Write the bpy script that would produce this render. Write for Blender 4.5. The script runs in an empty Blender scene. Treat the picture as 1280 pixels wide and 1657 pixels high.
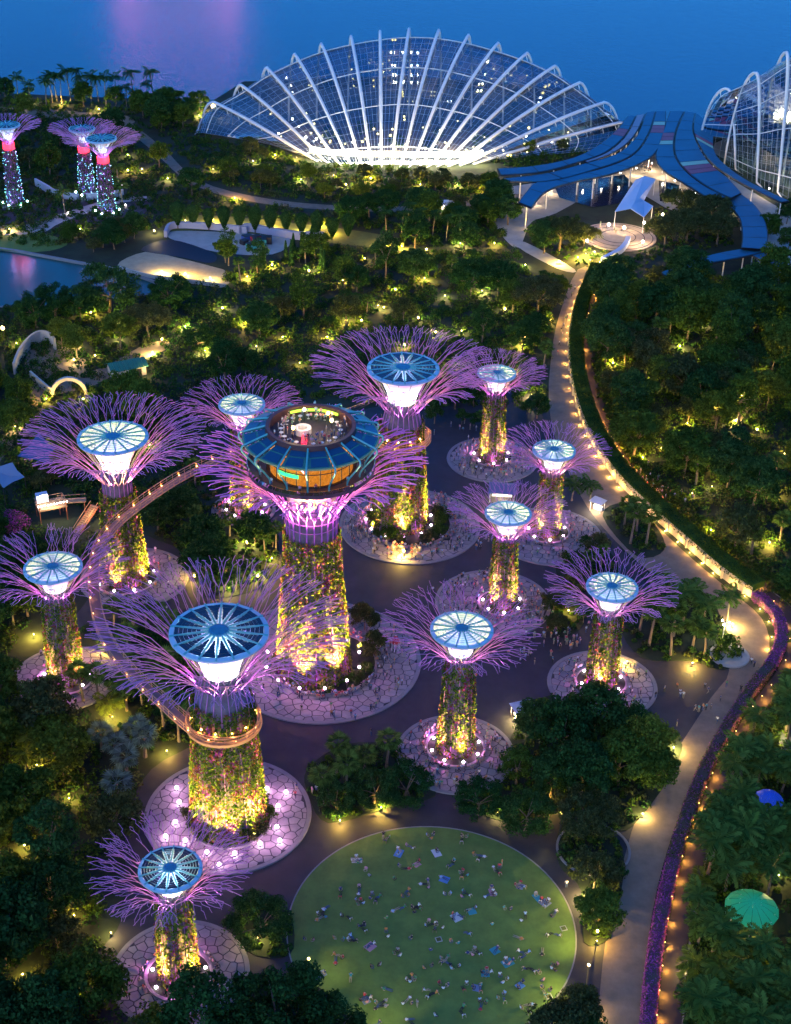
import bpy, bmesh, math, random
import numpy as np
from mathutils import Vector, Matrix
from mathutils.geometry import tessellate_polygon

# ------------------------------------------------------------------ camera, sky, sun, exposure
SC = bpy.context.scene
COL = SC.collection
PI = math.pi
CAM_H, CAM_F, CAM_TILT, CAM_ROLL = 179.3, 2400.0, math.radians(31.7), math.radians(1.4)
FWD = Vector((0, math.cos(CAM_TILT), -math.sin(CAM_TILT)))
_r0 = Vector((1, 0, 0)); _u0 = _r0.cross(FWD)
RIGHT = _r0 * math.cos(CAM_ROLL) + _u0 * math.sin(CAM_ROLL)
UP = RIGHT.cross(FWD)
EYE = Vector((0, 0, CAM_H))
cam_data = bpy.data.cameras.new('camera')
cam = bpy.data.objects.new('camera', cam_data); COL.objects.link(cam)
m = Matrix.Identity(4)
for i in range(3):
    m[i][0], m[i][1], m[i][2], m[i][3] = RIGHT[i], UP[i], -FWD[i], EYE[i]
cam.matrix_world = m
cam_data.sensor_fit = 'HORIZONTAL'; cam_data.sensor_width = 36.0
cam_data.lens = CAM_F / 1280 * 36
cam_data.clip_start = 1.0; cam_data.clip_end = 20000
SC.camera = cam

world = bpy.data.worlds.new('World'); SC.world = world; world.use_nodes = True
wn = world.node_tree.nodes; wl = world.node_tree.links
bg = wn['Background']
sky = wn.new('ShaderNodeTexSky'); sky.sky_type = 'NISHITA'; sky.sun_disc = False
SUN_EL, SUN_AZ = math.radians(6.0), math.radians(200)
sky.sun_elevation = SUN_EL; sky.sun_rotation = SUN_AZ
sky.ozone_density = 6.0; sky.air_density = 1.0; sky.dust_density = 0.3
tint = wn.new('ShaderNodeMix'); tint.data_type = 'RGBA'; tint.blend_type = 'MULTIPLY'
tint.inputs['Factor'].default_value = 1.0
tint.inputs['B'].default_value = (0.43, 0.76, 0.96, 1)
wl.new(sky.outputs['Color'], tint.inputs['A']); wl.new(tint.outputs['Result'], bg.inputs['Color'])
bg.inputs['Strength'].default_value = 0.15
sun_d = bpy.data.lights.new('sun', 'SUN'); sun_d.energy = 0.16; sun_d.angle = math.radians(50)
sun_d.color = (1.0, 0.93, 0.86)
sun = bpy.data.objects.new('sun', sun_d); COL.objects.link(sun)
sun.rotation_euler = (math.radians(58), 0, math.radians(-25))
SC.view_settings.view_transform = 'Standard'; SC.view_settings.look = 'None'
SC.view_settings.gamma = 1.0; SC.view_settings.exposure = 2.0
SC.render.engine = 'CYCLES'
cy = SC.cycles
cy.use_denoising = True
try: cy.denoiser = 'OPENIMAGEDENOISE'
except Exception: pass
cy.max_bounces = 3; cy.diffuse_bounces = 1; cy.glossy_bounces = 1; cy.transmission_bounces = 2
cy.use_adaptive_sampling = True; cy.adaptive_threshold = 0.035
cy.transparent_max_bounces = 8; cy.volume_bounces = 0
cy.caustics_reflective = False; cy.caustics_refractive = False
cy.sample_clamp_indirect = 3.0; cy.sample_clamp_direct = 0.0
cy.use_light_tree = True

rng = random.Random(7)
NR = np.random.default_rng(11)

def G(x, y, z=0.0):
    """point of the site measured off the survey photograph: picture position + its height above ground"""
    d = FWD * CAM_F + RIGHT * (x - 640) - UP * (y - 828.5)
    return EYE + d * ((z - CAM_H) / d.z)
def depth(p): return (Vector(p) - EYE).dot(FWD)
def mpp(p): return depth(p) / CAM_F          # metres per picture pixel there

# ------------------------------------------------------------------ materials
MATS = {}
def mat(name, col, rough=0.6, emit=None, es=0.0, metal=0.0, noise=0.0, nscale=1.0, bump=0.0, spec=None):
    if name in MATS: return MATS[name]
    M = bpy.data.materials.new(name); M.use_nodes = True
    nt = M.node_tree; p = nt.nodes['Principled BSDF']
    p.inputs['Base Color'].default_value = (*col, 1); p.inputs['Roughness'].default_value = rough
    p.inputs['Metallic'].default_value = metal
    if spec is not None: p.inputs['Specular IOR Level'].default_value = spec
    if emit:
        p.inputs['Emission Color'].default_value = (*emit, 1); p.inputs['Emission Strength'].default_value = es
        M.cycles.emission_sampling = 'NONE'      # the lamp objects light the place; the glass is only seen
    if noise:
        tc = nt.nodes.new('ShaderNodeNewGeometry'); n = nt.nodes.new('ShaderNodeTexNoise')
        n.inputs['Scale'].default_value = nscale; n.inputs['Detail'].default_value = 5; n.inputs['Roughness'].default_value = 0.65
        nt.links.new(tc.outputs['Position'], n.inputs['Vector'])
        r = nt.nodes.new('ShaderNodeMapRange'); r.inputs['From Min'].default_value = 0.3; r.inputs['From Max'].default_value = 0.7
        r.inputs['To Min'].default_value = 1 - noise; r.inputs['To Max'].default_value = 1 + noise
        nt.links.new(n.outputs['Fac'], r.inputs['Value'])
        mx = nt.nodes.new('ShaderNodeVectorMath'); mx.operation = 'SCALE'; mx.inputs[0].default_value = col
        nt.links.new(r.outputs['Result'], mx.inputs['Scale']); nt.links.new(mx.outputs['Vector'], p.inputs['Base Color'])
        if bump:
            b = nt.nodes.new('ShaderNodeBump'); b.inputs['Strength'].default_value = bump; b.inputs['Distance'].default_value = 0.2
            nt.links.new(n.outputs['Fac'], b.inputs['Height']); nt.links.new(b.outputs['Normal'], p.inputs['Normal'])
    MATS[name] = M
    return M

def leaf_mat(name, c1, c2, trans=0.3):
    """matte leaf: colour varies from plant to plant and clump to clump"""
    if name in MATS: return MATS[name]
    M = bpy.data.materials.new(name); M.use_nodes = True
    nt = M.node_tree; N = nt.nodes; L = nt.links
    N.remove(N['Principled BSDF']); out = N['Material Output']
    oi = N.new('ShaderNodeObjectInfo'); g = N.new('ShaderNodeNewGeometry')
    n = N.new('ShaderNodeTexNoise'); n.inputs['Scale'].default_value = 0.35; n.inputs['Detail'].default_value = 3
    L.new(g.outputs['Position'], n.inputs['Vector'])
    a = N.new('ShaderNodeMath'); a.operation = 'ADD'
    L.new(oi.outputs['Random'], a.inputs[0]); L.new(n.outputs['Fac'], a.inputs[1])
    s = N.new('ShaderNodeMath'); s.operation = 'MULTIPLY_ADD'; s.inputs[1].default_value = 0.95; s.inputs[2].default_value = -0.45; s.use_clamp = True
    L.new(a.outputs[0], s.inputs[0])
    isl = N.new('ShaderNodeMath'); isl.operation = 'MULTIPLY_ADD'; isl.inputs[1].default_value = 0.9; isl.inputs[2].default_value = 0.55
    L.new(g.outputs['Random Per Island'], isl.inputs[0])
    mx = N.new('ShaderNodeMix'); mx.data_type = 'RGBA'
    mx.inputs['A'].default_value = (*c1, 1); mx.inputs['B'].default_value = (*c2, 1)
    L.new(s.outputs[0], mx.inputs['Factor'])
    sc = N.new('ShaderNodeVectorMath'); sc.operation = 'SCALE'
    L.new(mx.outputs['Result'], sc.inputs[0]); L.new(isl.outputs[0], sc.inputs['Scale'])
    d = N.new('ShaderNodeBsdfDiffuse'); t = N.new('ShaderNodeBsdfTranslucent'); k = N.new('ShaderNodeMixShader'); k.inputs[0].default_value = trans
    L.new(sc.outputs[0], d.inputs['Color']); L.new(sc.outputs[0], t.inputs['Color'])
    L.new(d.outputs[0], k.inputs[1]); L.new(t.outputs[0], k.inputs[2]); L.new(k.outputs[0], out.inputs['Surface'])
    MATS[name] = M
    return M

def glass_mat(name, tintc, refl=0.12, rough=0.05, blend=0.25):
    """thin pane: mostly see-through, a little mirror"""
    if name in MATS: return MATS[name]
    M = bpy.data.materials.new(name); M.use_nodes = True
    nt = M.node_tree; N = nt.nodes; L = nt.links
    N.remove(N['Principled BSDF']); out = N['Material Output']
    t = N.new('ShaderNodeBsdfTransparent'); t.inputs['Color'].default_value = (*tintc, 1)
    g = N.new('ShaderNodeBsdfGlossy'); g.inputs['Roughness'].default_value = rough; g.inputs['Color'].default_value = (0.9, 0.95, 1, 1)
    f = N.new('ShaderNodeLayerWeight'); f.inputs['Blend'].default_value = blend
    a = N.new('ShaderNodeMath'); a.operation = 'ADD'; a.inputs[1].default_value = refl; a.use_clamp = True
    L.new(f.outputs['Fresnel'], a.inputs[0])
    k = N.new('ShaderNodeMixShader'); L.new(a.outputs[0], k.inputs[0])
    L.new(t.outputs[0], k.inputs[1]); L.new(g.outputs[0], k.inputs[2]); L.new(k.outputs[0], out.inputs['Surface'])
    MATS[name] = M
    return M

def water_mat(name, col, rough, wscale, bump):
    if name in MATS: return MATS[name]
    M = bpy.data.materials.new(name); M.use_nodes = True
    nt = M.node_tree; p = nt.nodes['Principled BSDF']
    p.inputs['Base Color'].default_value = (*col, 1); p.inputs['Roughness'].default_value = rough; p.inputs['IOR'].default_value = 1.33
    g = nt.nodes.new('ShaderNodeNewGeometry'); n = nt.nodes.new('ShaderNodeTexNoise')
    n.inputs['Scale'].default_value = wscale; n.inputs['Detail'].default_value = 4
    nt.links.new(g.outputs['Position'], n.inputs['Vector'])
    b = nt.nodes.new('ShaderNodeBump'); b.inputs['Strength'].default_value = bump; b.inputs['Distance'].default_value = 0.3
    nt.links.new(n.outputs['Fac'], b.inputs['Height']); nt.links.new(b.outputs['Normal'], p.inputs['Normal'])
    MATS[name] = M
    return M

M_GROUND = mat('planting_soil', (0.020, 0.032, 0.014), 0.95, noise=0.5, nscale=0.15, bump=0.3)
M_ASPHALT = mat('asphalt', (0.038, 0.034, 0.042), 0.75, noise=0.22, nscale=0.25)
M_PATH = mat('tan_concrete', (0.25, 0.175, 0.12), 0.85, noise=0.22, nscale=0.35)
M_PALE = mat('pale_concrete', (0.42, 0.40, 0.36), 0.85, noise=0.15, nscale=0.3)
M_GRASS = mat('mown_grass', (0.130, 0.205, 0.040), 0.95, noise=0.22, nscale=0.35, bump=0.2)
M_VERGE = mat('rough_grass', (0.10, 0.12, 0.03), 0.95, noise=0.35, nscale=0.25)
M_KERB = mat('kerb_stone', (0.26, 0.24, 0.24), 0.8, noise=0.12, nscale=0.6)
M_PAVE = [mat('paving_stone_%s' % 'abc'[i], c, 0.8, noise=0.14, nscale=0.8) for i, c in enumerate([(0.33, 0.28, 0.28), (0.37, 0.32, 0.31), (0.29, 0.25, 0.26)])]
M_JOINT = mat('paving_joint', (0.055, 0.05, 0.06), 0.9)
M_WHITE = mat('white_paint', (0.78, 0.78, 0.78), 0.45)
M_PURPLE = mat('purple_steel', (0.46, 0.19, 0.44), 0.45, noise=0.15, nscale=2.0)
M_TEAL = mat('teal_steel', (0.10, 0.42, 0.44), 0.4)
M_RIM = mat('pale_blue_steel', (0.36, 0.58, 0.72), 0.45)
M_HUB = mat('hub_blue', (0.03, 0.20, 0.32), 0.4, noise=0.2, nscale=1.5)
M_PV = mat('solar_cell', (0.010, 0.025, 0.055), 0.2)
M_CORE = mat('trunk_concrete', (0.16, 0.12, 0.15), 0.9, noise=0.3, nscale=0.6)
def membrane_mat():
    M = bpy.data.materials.new('lit_membrane'); M.use_nodes = True; nt = M.node_tree; N = nt.nodes; L = nt.links
    N.remove(N['Principled BSDF']); d = N.new('ShaderNodeBsdfDiffuse'); t = N.new('ShaderNodeBsdfTranslucent'); k = N.new('ShaderNodeMixShader'); k.inputs[0].default_value = .5
    for q in (d, t): q.inputs['Color'].default_value = (.86, .88, .88, 1)
    L.new(d.outputs[0], k.inputs[1]); L.new(t.outputs[0], k.inputs[2]); L.new(k.outputs[0], N['Material Output'].inputs['Surface'])
    return M
M_FUNNEL = membrane_mat()
M_OLIVE = mat('olive_steel', (0.28, 0.36, 0.16), 0.5)
M_GLASS = glass_mat('clear_glass', (0.34, 0.58, 0.70), 0.0, 0.05, 0.10)
M_BULB_P = mat('bulb_magenta', (1, 1, 1), 0.5, (1.0, 0.62, 1.0), 9.0)
M_BULB_Y = mat('bulb_yellow', (1, 1, 1), 0.5, (1.0, 0.62, 0.12), 3.2)
M_BULB_O = mat('bulb_orange', (1, 1, 1), 0.5, (1.0, 0.50, 0.10), 2.6)
M_BULB_W = mat('bulb_white', (1, 1, 1), 0.5, (1.0, 0.93, 0.82), 9.0)
M_BULB_C = mat('bulb_cyan', (1, 1, 1), 0.5, (0.45, 0.85, 1.0), 9.0)
M_BULB_G = mat('bulb_green', (1, 1, 1), 0.5, (0.25, 1.0, 0.45), 4.0)
M_BULB_R = mat('bulb_red', (1, 1, 1), 0.5, (1.0, 0.03, 0.06), 4.0)
M_DARK = mat('dark_metal', (0.03, 0.03, 0.035), 0.5)
M_COPPER = mat('copper_rail', (0.42, 0.22, 0.12), 0.5)
M_BARK = mat('bark', (0.16, 0.12, 0.085), 0.9, noise=0.3, nscale=1.5)
M_PALMBARK = mat('palm_bark', (0.15, 0.125, 0.095), 0.9, noise=0.25, nscale=2)
L_DARK = leaf_mat('leaf_dark', (0.024, 0.078, 0.022), (0.048, 0.112, 0.030))
L_MID = leaf_mat('leaf_mid', (0.050, 0.108, 0.018), (0.088, 0.148, 0.024))
L_LIGHT = leaf_mat('leaf_light', (0.085, 0.135, 0.018), (0.140, 0.185, 0.028))
L_OLIVE = leaf_mat('leaf_olive', (0.060, 0.085, 0.028), (0.095, 0.110, 0.040))
L_BLUE = leaf_mat('leaf_greyblue', (0.070, 0.125, 0.110), (0.100, 0.165, 0.140))
L_PALM = leaf_mat('leaf_palm', (0.058, 0.118, 0.022), (0.100, 0.165, 0.032))
L_LIME = leaf_mat('leaf_lime', (0.150, 0.200, 0.020), (0.210, 0.230, 0.030))
L_RED = leaf_mat('leaf_bronze', (0.200, 0.050, 0.045), (0.260, 0.100, 0.050))
L_PINK = leaf_mat('flower_magenta', (0.300, 0.050, 0.260), (0.380, 0.080, 0.330))
L_PURPLE = leaf_mat('flower_purple', (0.340, 0.090, 0.340), (0.430, 0.130, 0.430))
L_GREYP = leaf_mat('leaf_grey_violet', (0.150, 0.120, 0.110), (0.210, 0.160, 0.150))

# ------------------------------------------------------------------ mesh builder
class MB:
    def __init__(s): s.v = []; s.f = []; s.mi = []
    def add(s, vs, fs, k=0):
        o = len(s.v); s.v += [tuple(q) for q in vs]; s.f += [tuple(i + o for i in f) for f in fs]; s.mi += [k] * len(fs)
        return s
    def box(s, c, d, k=0, rz=0.0):
        x, y, z = d[0] / 2, d[1] / 2, d[2] / 2; ca, sa = math.cos(rz), math.sin(rz)
        vs = [(c[0] + (a * x) * ca - (b * y) * sa, c[1] + (a * x) * sa + (b * y) * ca, c[2] + e * z) for e in (-1, 1) for a, b in ((-1, -1), (1, -1), (1, 1), (-1, 1))]
        return s.add(vs, [(3, 2, 1, 0), (4, 5, 6, 7), (0, 1, 5, 4), (1, 2, 6, 5), (2, 3, 7, 6), (3, 0, 4, 7)], k)
    def prism(s, poly, z0, z1, k=0, cap0=False):
        n = len(poly); vs = [(p[0], p[1], z0) for p in poly] + [(p[0], p[1], z1) for p in poly]
        fs = [(i, (i + 1) % n, n + (i + 1) % n, n + i) for i in range(n)]
        fs.append(tuple(range(n, 2 * n)))
        if cap0: fs.append(tuple(range(n - 1, -1, -1)))
        return s.add(vs, fs, k)
    def tube(s, pts, r, n=4, k=0, closed=False, caps=True):
        pts = [Vector(p) for p in pts]; L = len(pts)
        if not hasattr(r, '__len__'): r = [r] * L
        vs = []; prev = None
        for i, p in enumerate(pts):
            if closed: t = pts[(i + 1) % L] - pts[i - 1]
            else: t = pts[min(i + 1, L - 1)] - pts[max(i - 1, 0)]
            if t.length < 1e-6: t = Vector((0, 0, 1))
            t.normalize()
            ref = prev if prev is not None else (Vector((0, 0, 1)) if abs(t.z) < 0.9 else Vector((1, 0, 0)))
            a = ref - t * ref.dot(t)
            if a.length < 1e-4: a = t.orthogonal()
            a.normalize(); b = t.cross(a); prev = a
            for j in range(n):
                q = 2 * PI * (j + 0.5) / n; vs.append(p + (a * math.cos(q) + b * math.sin(q)) * r[i])
        fs = []
        for i in range(L if closed else L - 1):
            i2 = (i + 1) % L
            for j in range(n): fs.append((i * n + j, i * n + (j + 1) % n, i2 * n + (j + 1) % n, i2 * n + j))
        if caps and not closed:
            fs.append(tuple(range(n - 1, -1, -1))); fs.append(tuple(range((L - 1) * n, L * n)))
        return s.add(vs, fs, k)
    def lathe(s, prof, n=24, k=0, c=(0, 0, 0), a0=0.0, a1=2 * PI):
        full = abs(a1 - a0 - 2 * PI) < 1e-6; m = n if full else n + 1
        vs = [(c[0] + r * math.cos(a0 + (a1 - a0) * i / n), c[1] + r * math.sin(a0 + (a1 - a0) * i / n), c[2] + z) for i in range(m) for r, z in prof]
        P = len(prof); fs = []
        for i in range(n):
            i2 = (i + 1) % m
            for j in range(P - 1): fs.append((i * P + j, i2 * P + j, i2 * P + j + 1, i * P + j + 1))
        return s.add(vs, fs, k)
    def ball(s, c, r, k=0, n=8, rings=5, sq=1.0):
        prof = [(max(1e-4, r * math.sin(PI * i / rings)), -r * sq * math.cos(PI * i / rings)) for i in range(rings + 1)]
        return s.lathe(prof, n, k, c)
    def mesh(s, name, mats, smooth=False):
        me = bpy.data.meshes.new(name); me.from_pydata(s.v, [], s.f)
        for q in (mats if isinstance(mats, (list, tuple)) else [mats]): me.materials.append(q)
        if any(s.mi): me.polygons.foreach_set('material_index', np.array(s.mi, dtype=np.int32))
        if smooth: me.polygons.foreach_set('use_smooth', np.ones(len(s.f), dtype=bool))
        me.update()
        return me
    def obj(s, name, mats, parent=None, loc=None, smooth=False):
        return link(name, s.mesh(name, mats, smooth), parent, loc)

def link(name, me, parent=None, loc=None, rz=0.0, sc=None):
    o = bpy.data.objects.new(name, me); COL.objects.link(o)
    if parent is not None: o.parent = parent
    if loc is not None: o.location = loc
    if rz: o.rotation_euler = (0, 0, rz)
    if sc is not None: o.scale = sc if hasattr(sc, '__len__') else (sc, sc, sc)
    return o
def tag(o, label=None, cat=None, group=None, kind=None):
    if label: o['label'] = label
    if cat: o['category'] = cat
    if group: o['group'] = group
    if kind: o['kind'] = kind
    return o
def thing(name, label, cat, loc=(0, 0, 0), rz=0.0, group=None, sc=None):
    return tag(link(name, None, None, loc, rz, sc), label, cat, group)
def struct(o, label=None): return tag(o, label, None, None, 'structure')
def light(parent, loc, col, power, radius=0.3, typ='POINT', aim=None, size=60, blend=0.6):
    key = (tuple(col), round(power, 2), radius, typ, size)
    d = LIGHTS.get(key)
    if d is None:
        d = bpy.data.lights.new('lamp_light', typ); d.color = col; d.energy = power * LAMP_K; d.shadow_soft_size = radius
        if typ == 'SPOT': d.spot_size = math.radians(size); d.spot_blend = blend
        LIGHTS[key] = d
    o = bpy.data.objects.new('lamp_light', d); COL.objects.link(o)
    if parent is not None: o.parent = parent
    o.location = loc
    if aim is not None:
        o.rotation_euler = (Vector(aim)).to_track_quat('-Z', 'Y').to_euler()
    return o
LIGHTS = {}
LAMP_K = 0.38

def sheet(name, pts, z, material, holes=(), skirt=0.0, parent=None):
    """flat polygon sheet (xy points), optional holes and a skirt downwards"""
    loops = [[Vector((p[0], p[1], z)) for p in pts]] + [[Vector((p[0], p[1], z)) for p in h] for h in holes]
    tris = tessellate_polygon(loops); vs = [p for l in loops for p in l]; fs = []
    for t in tris:
        a, b, c = (vs[i] for i in t)
        fs.append(t if (b - a).cross(c - a).z > 0 else (t[0], t[2], t[1]))
    b = MB(); b.add(vs, fs)
    if skirt:
        o = 0
        for l in loops:
            n = len(l); low = [(p.x, p.y, z - skirt) for p in l]
            b.add(list(l) + low, [(i, (i + 1) % n, n + (i + 1) % n, n + i) for i in range(n)])
    return b.obj(name, material, parent)
def gp(pxs, z=0.0): return [G(x, y, z) for x, y in pxs]
def smooth_line(pts, per=6, closed=False):
    pts = [Vector(p) for p in pts]; n = len(pts); out = []
    for i in range(n if closed else n - 1):
        if closed: p0, p1, p2, p3 = pts[i - 1], pts[i], pts[(i + 1) % n], pts[(i + 2) % n]
        else: p0, p1, p2, p3 = pts[max(i - 1, 0)], pts[i], pts[i + 1], pts[min(i + 2, n - 1)]
        for k in range(per):
            t = k / per; t2 = t * t; t3 = t2 * t
            out.append(0.5 * ((2 * p1) + (p2 - p0) * t + (2 * p0 - 5 * p1 + 4 * p2 - p3) * t2 + (3 * p1 - p0 - 3 * p2 + p3) * t3))
    if not closed: out.append(pts[-1])
    return out
def offset_line(line, d):
    out = []
    for i, p in enumerate(line):
        t = line[min(i + 1, len(line) - 1)] - line[max(i - 1, 0)]; t.z = 0; t.normalize()
        out.append(p + Vector((-t.y, t.x, 0)) * d)
    return out
def ribbon(line, w0, w1, z, name, material, parent=None):
    a = offset_line(line, w0); b = offset_line(line, w1); n = len(line)
    vs = [(p.x, p.y, z) for p in a] + [(p.x, p.y, z) for p in b]
    return MB().add(vs, [(i, n + i, n + i + 1, i + 1) if w1 < w0 else (i, i + 1, n + i + 1, n + i) for i in range(n - 1)]).obj(name, material, parent)
def wall_line(line, w, z0, z1, k=0, mb=None):
    a = offset_line(line, -w / 2); b = offset_line(line, w / 2); n = len(line)
    mb = mb or MB()
    vs = [(p.x, p.y, z0) for p in a] + [(p.x, p.y, z1) for p in a] + [(p.x, p.y, z1) for p in b] + [(p.x, p.y, z0) for p in b]
    fs = []
    for i in range(n - 1):
        for r in range(3): fs.append((r * n + i, r * n + i + 1, (r + 1) * n + i + 1, (r + 1) * n + i))
    fs += [(0, n, 2 * n, 3 * n), (4 * n - 1, 3 * n - 1, 2 * n - 1, n - 1)]
    return mb.add(vs, fs, k)
def inpoly(x, y, poly):
    c = False; j = len(poly) - 1
    for i in range(len(poly)):
        xi, yi, xj, yj = poly[i][0], poly[i][1], poly[j][0], poly[j][1]
        if (yi > y) != (yj > y) and x < (xj - xi) * (y - yi) / (yj - yi) + xi: c = not c
        j = i
    return c
def circle(c, r, n=48): return [(c[0] + r * math.cos(2 * PI * i / n), c[1] + r * math.sin(2 * PI * i / n)) for i in range(n)]

def leaves_mesh(name, P, Nn, S, mats, mi=None, aspect=0.55, droop=0.0, seed=1):
    """rhombic leaf faces at points P facing Nn, size S"""
    r = np.random.default_rng(seed); n = len(P)
    Nn = Nn / np.maximum(np.linalg.norm(Nn, axis=1, keepdims=True), 1e-6)
    t = r.normal(size=(n, 3)); t[:, 2] -= droop; t -= Nn * np.sum(t * Nn, 1, keepdims=True)
    t /= np.maximum(np.linalg.norm(t, axis=1, keepdims=True), 1e-6)
    b = np.cross(Nn, t); S = S[:, None]
    v = np.stack([P - t * S * .5, P + b * S * aspect * .5 + Nn * S * .08, P + t * S * .5 - Nn * S * .12, P - b * S * aspect * .5 + Nn * S * .08], 1).reshape(-1, 3)
    me = bpy.data.meshes.new(name)
    me.vertices.add(4 * n); me.vertices.foreach_set('co', v.astype(np.float32).ravel())
    me.loops.add(4 * n); me.loops.foreach_set('vertex_index', np.arange(4 * n, dtype=np.int32))
    me.polygons.add(n); me.polygons.foreach_set('loop_start', np.arange(0, 4 * n, 4, dtype=np.int32))
    for q in (mats if isinstance(mats, (list, tuple)) else [mats]): me.materials.append(q)
    if mi is not None: me.polygons.foreach_set('material_index', mi.astype(np.int32))
    me.update(calc_edges=True)
    return me

# ------------------------------------------------------------------ the setting: bay, land, lake, roads
bay = MB().add([(-6000, -600, -1.4), (6000, -600, -1.4), (6000, 9000, -1.4), (-6000, 9000, -1.4)], [(0, 1, 2, 3)]).obj('bay_water', water_mat('bay_surface', (0.0, 0.050, 0.12), 0.24, 0.35, 0.35))
struct(bay)
LAKE = gp([(-160, 385), (0, 402), (60, 412), (130, 425), (190, 436), (240, 452), (262, 462), (262, 474), (215, 480), (150, 486), (80, 495), (0, 497), (-160, 515)])
shore = gp([(-700, 152), (-200, 150), (0, 150), (120, 156), (250, 160), (330, 172)])
shore += [Vector((-70, 640, 0)), Vector((0, 655, 0)), Vector((75, 640, 0))] + gp([(1000, 196), (1060, 196), (1170, 200)])
shore += [Vector((125, 600, 0)), Vector((250, 650, 0)), Vector((700, 650, 0)), Vector((700, -500, 0)), Vector((-700, -500, 0))]
land = sheet('ground', shore, 0.0, M_GROUND, holes=[LAKE], skirt=3.0); struct(land)
lake = sheet('lake_water', [(p.x, p.y) for p in LAKE], -0.45, water_mat('lake_surface', (0.012, 0.085, 0.080), 0.18, 0.5, 0.15)); struct(lake)
lk = smooth_line(LAKE, 3, True)
b = MB(); wall_line(lk + [lk[0]], 0.9, -0.5, 0.28, 0, b); tag(b.obj('lake_kerb', M_KERB), 'low grey stone edging around the green lake', 'edging')

ASPH = [(120, 1000), (150, 950), (140, 870), (230, 830), (330, 780), (450, 700), (600, 660), (720, 640), (870, 640), (900, 700), (960, 800), (1000, 880), (1060, 960), (1130, 1010), (1190, 1060), (1200, 1120), (1130, 1200), (1060, 1330), (1000, 1530), (985, 1760), (560, 1760), (470, 1600), (400, 1600), (380, 1657), (170, 1657), (150, 1560), (200, 1480), (205, 1330), (245, 1245), (335, 1190), (350, 1120), (300, 1010), (230, 1000), (150, 1005), (110, 1030)]
asphalt = sheet('asphalt_plaza', [(p.x, p.y) for p in smooth_line(gp(ASPH), 4, True)], 0.02, M_ASPHALT); struct(asphalt)
PROM = [(935, 436), (966, 445), (938, 500), (926, 570), (930, 640), (952, 700), (990, 765), (1055, 842), (1115, 900), (1180, 955), (1232, 1000), (1245, 1050), (1222, 1100), (1180, 1165), (1125, 1260), (1085, 1360), (1055, 1480), (1036, 1657), (1032, 1760), (968, 1760), (975, 1560), (1000, 1430), (1035, 1310), (1085, 1230), (1150, 1130), (1180, 1085), (1150, 1030), (1080, 950), (1010, 890), (950, 820), (905, 730), (888, 650), (893, 570), (905, 510)]
prom = sheet('promenade', [(p.x, p.y) for p in smooth_line(gp(PROM), 3, True)], 0.045, M_PATH); struct(prom)
NSHEET = [0]
def px_sheet(name, pxs, z, material, smooth=True):
    q = gp(pxs); q = smooth_line(q, 4, True) if smooth else q
    NSHEET[0] += 1                             # every sheet a little above the one laid before it
    return struct(sheet(name, [(p.x, p.y) for p in q], z + NSHEET[0] * .003, material))
# paths of the far gardens
px_sheet('entrance_plaza', [(790, 310), (840, 300), (900, 290), (1000, 262), (1060, 250), (1130, 262), (1250, 330), (1300, 360), (1300, 430), (1230, 430), (1180, 330), (1100, 345), (1000, 300), (900, 345), (860, 360), (840, 400), (815, 385), (795, 350)], 0.03, M_PALE)
px_sheet('garden_path', [(905, 436), (930, 436), (850, 392), (838, 400)], 0.034, M_PALE)
px_sheet('dome_road', [(196, 188), (262, 238), (322, 292), (430, 321), (560, 333), (700, 332), (830, 314), (830, 322), (700, 341), (560, 341), (422, 329), (314, 300), (248, 245), (184, 192)], 0.03, M_PATH)
px_sheet('shore_path', [(-60, 172), (60, 176), (140, 182), (200, 186), (215, 200), (140, 196), (60, 190), (-60, 188)], 0.03, M_PATH)
px_sheet('lit_verge', [(270, 362), (330, 348), (520, 366), (640, 385), (640, 402), (520, 392), (340, 372), (280, 378)], 0.034, M_VERGE)
px_sheet('garden_lawn', [(-60, 372), (40, 372), (110, 392), (60, 408), (-60, 396)], 0.034, M_GRASS)
px_sheet('silver_paving', [(-60, 335), (60, 330), (150, 322), (230, 315), (240, 340), (190, 362), (120, 362), (40, 360), (-60, 366)], 0.034, M_ASPHALT)
px_sheet('silver_path', [(-60, 366), (40, 364), (80, 352), (180, 322), (240, 318), (240, 324), (190, 330), (100, 360), (60, 378), (-60, 380)], 0.05, M_PALE)
px_sheet('beach', [(190, 430), (235, 408), (290, 418), (345, 432), (366, 440), (366, 462), (300, 452), (250, 446)], 0.04, mat('sand', (0.42, 0.34, 0.22), 0.95, noise=0.15, nscale=0.4))
px_sheet('basin_dark_sheet', [(228, 405), (275, 388), (345, 410), (342, 426), (290, 416)], 0.075, mat('dark_basin', (0.004, 0.005, 0.018), 0.6))  # flat near-black sheet, darkness of the empty pit put into its colour
px_sheet('stage_apron', [(275, 386), (285, 374), (400, 378), (470, 388), (440, 412), (350, 408)], 0.05, M_PALE)
px_sheet('pond_water', [(896, 300), (960, 290), (1010, 283), (1026, 300), (1000, 330), (960, 336), (905, 320)], 0.08, water_mat('pond_surface', (0.003, 0.018, 0.06), 0.06, 0.8, 0.2), False)
px_sheet('pond_water', [(1066, 292), (1100, 300), (1090, 328), (1068, 326)], 0.08, MATS['pond_surface'], False)
px_sheet('garden_path', [(40, 590), (62, 552), (130, 560), (150, 600), (230, 560), (270, 552), (268, 566), (215, 590), (150, 625), (90, 640), (60, 660), (20, 720), (-20, 770), (-20, 740), (20, 690), (50, 640)], 0.034, M_PATH)
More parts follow.
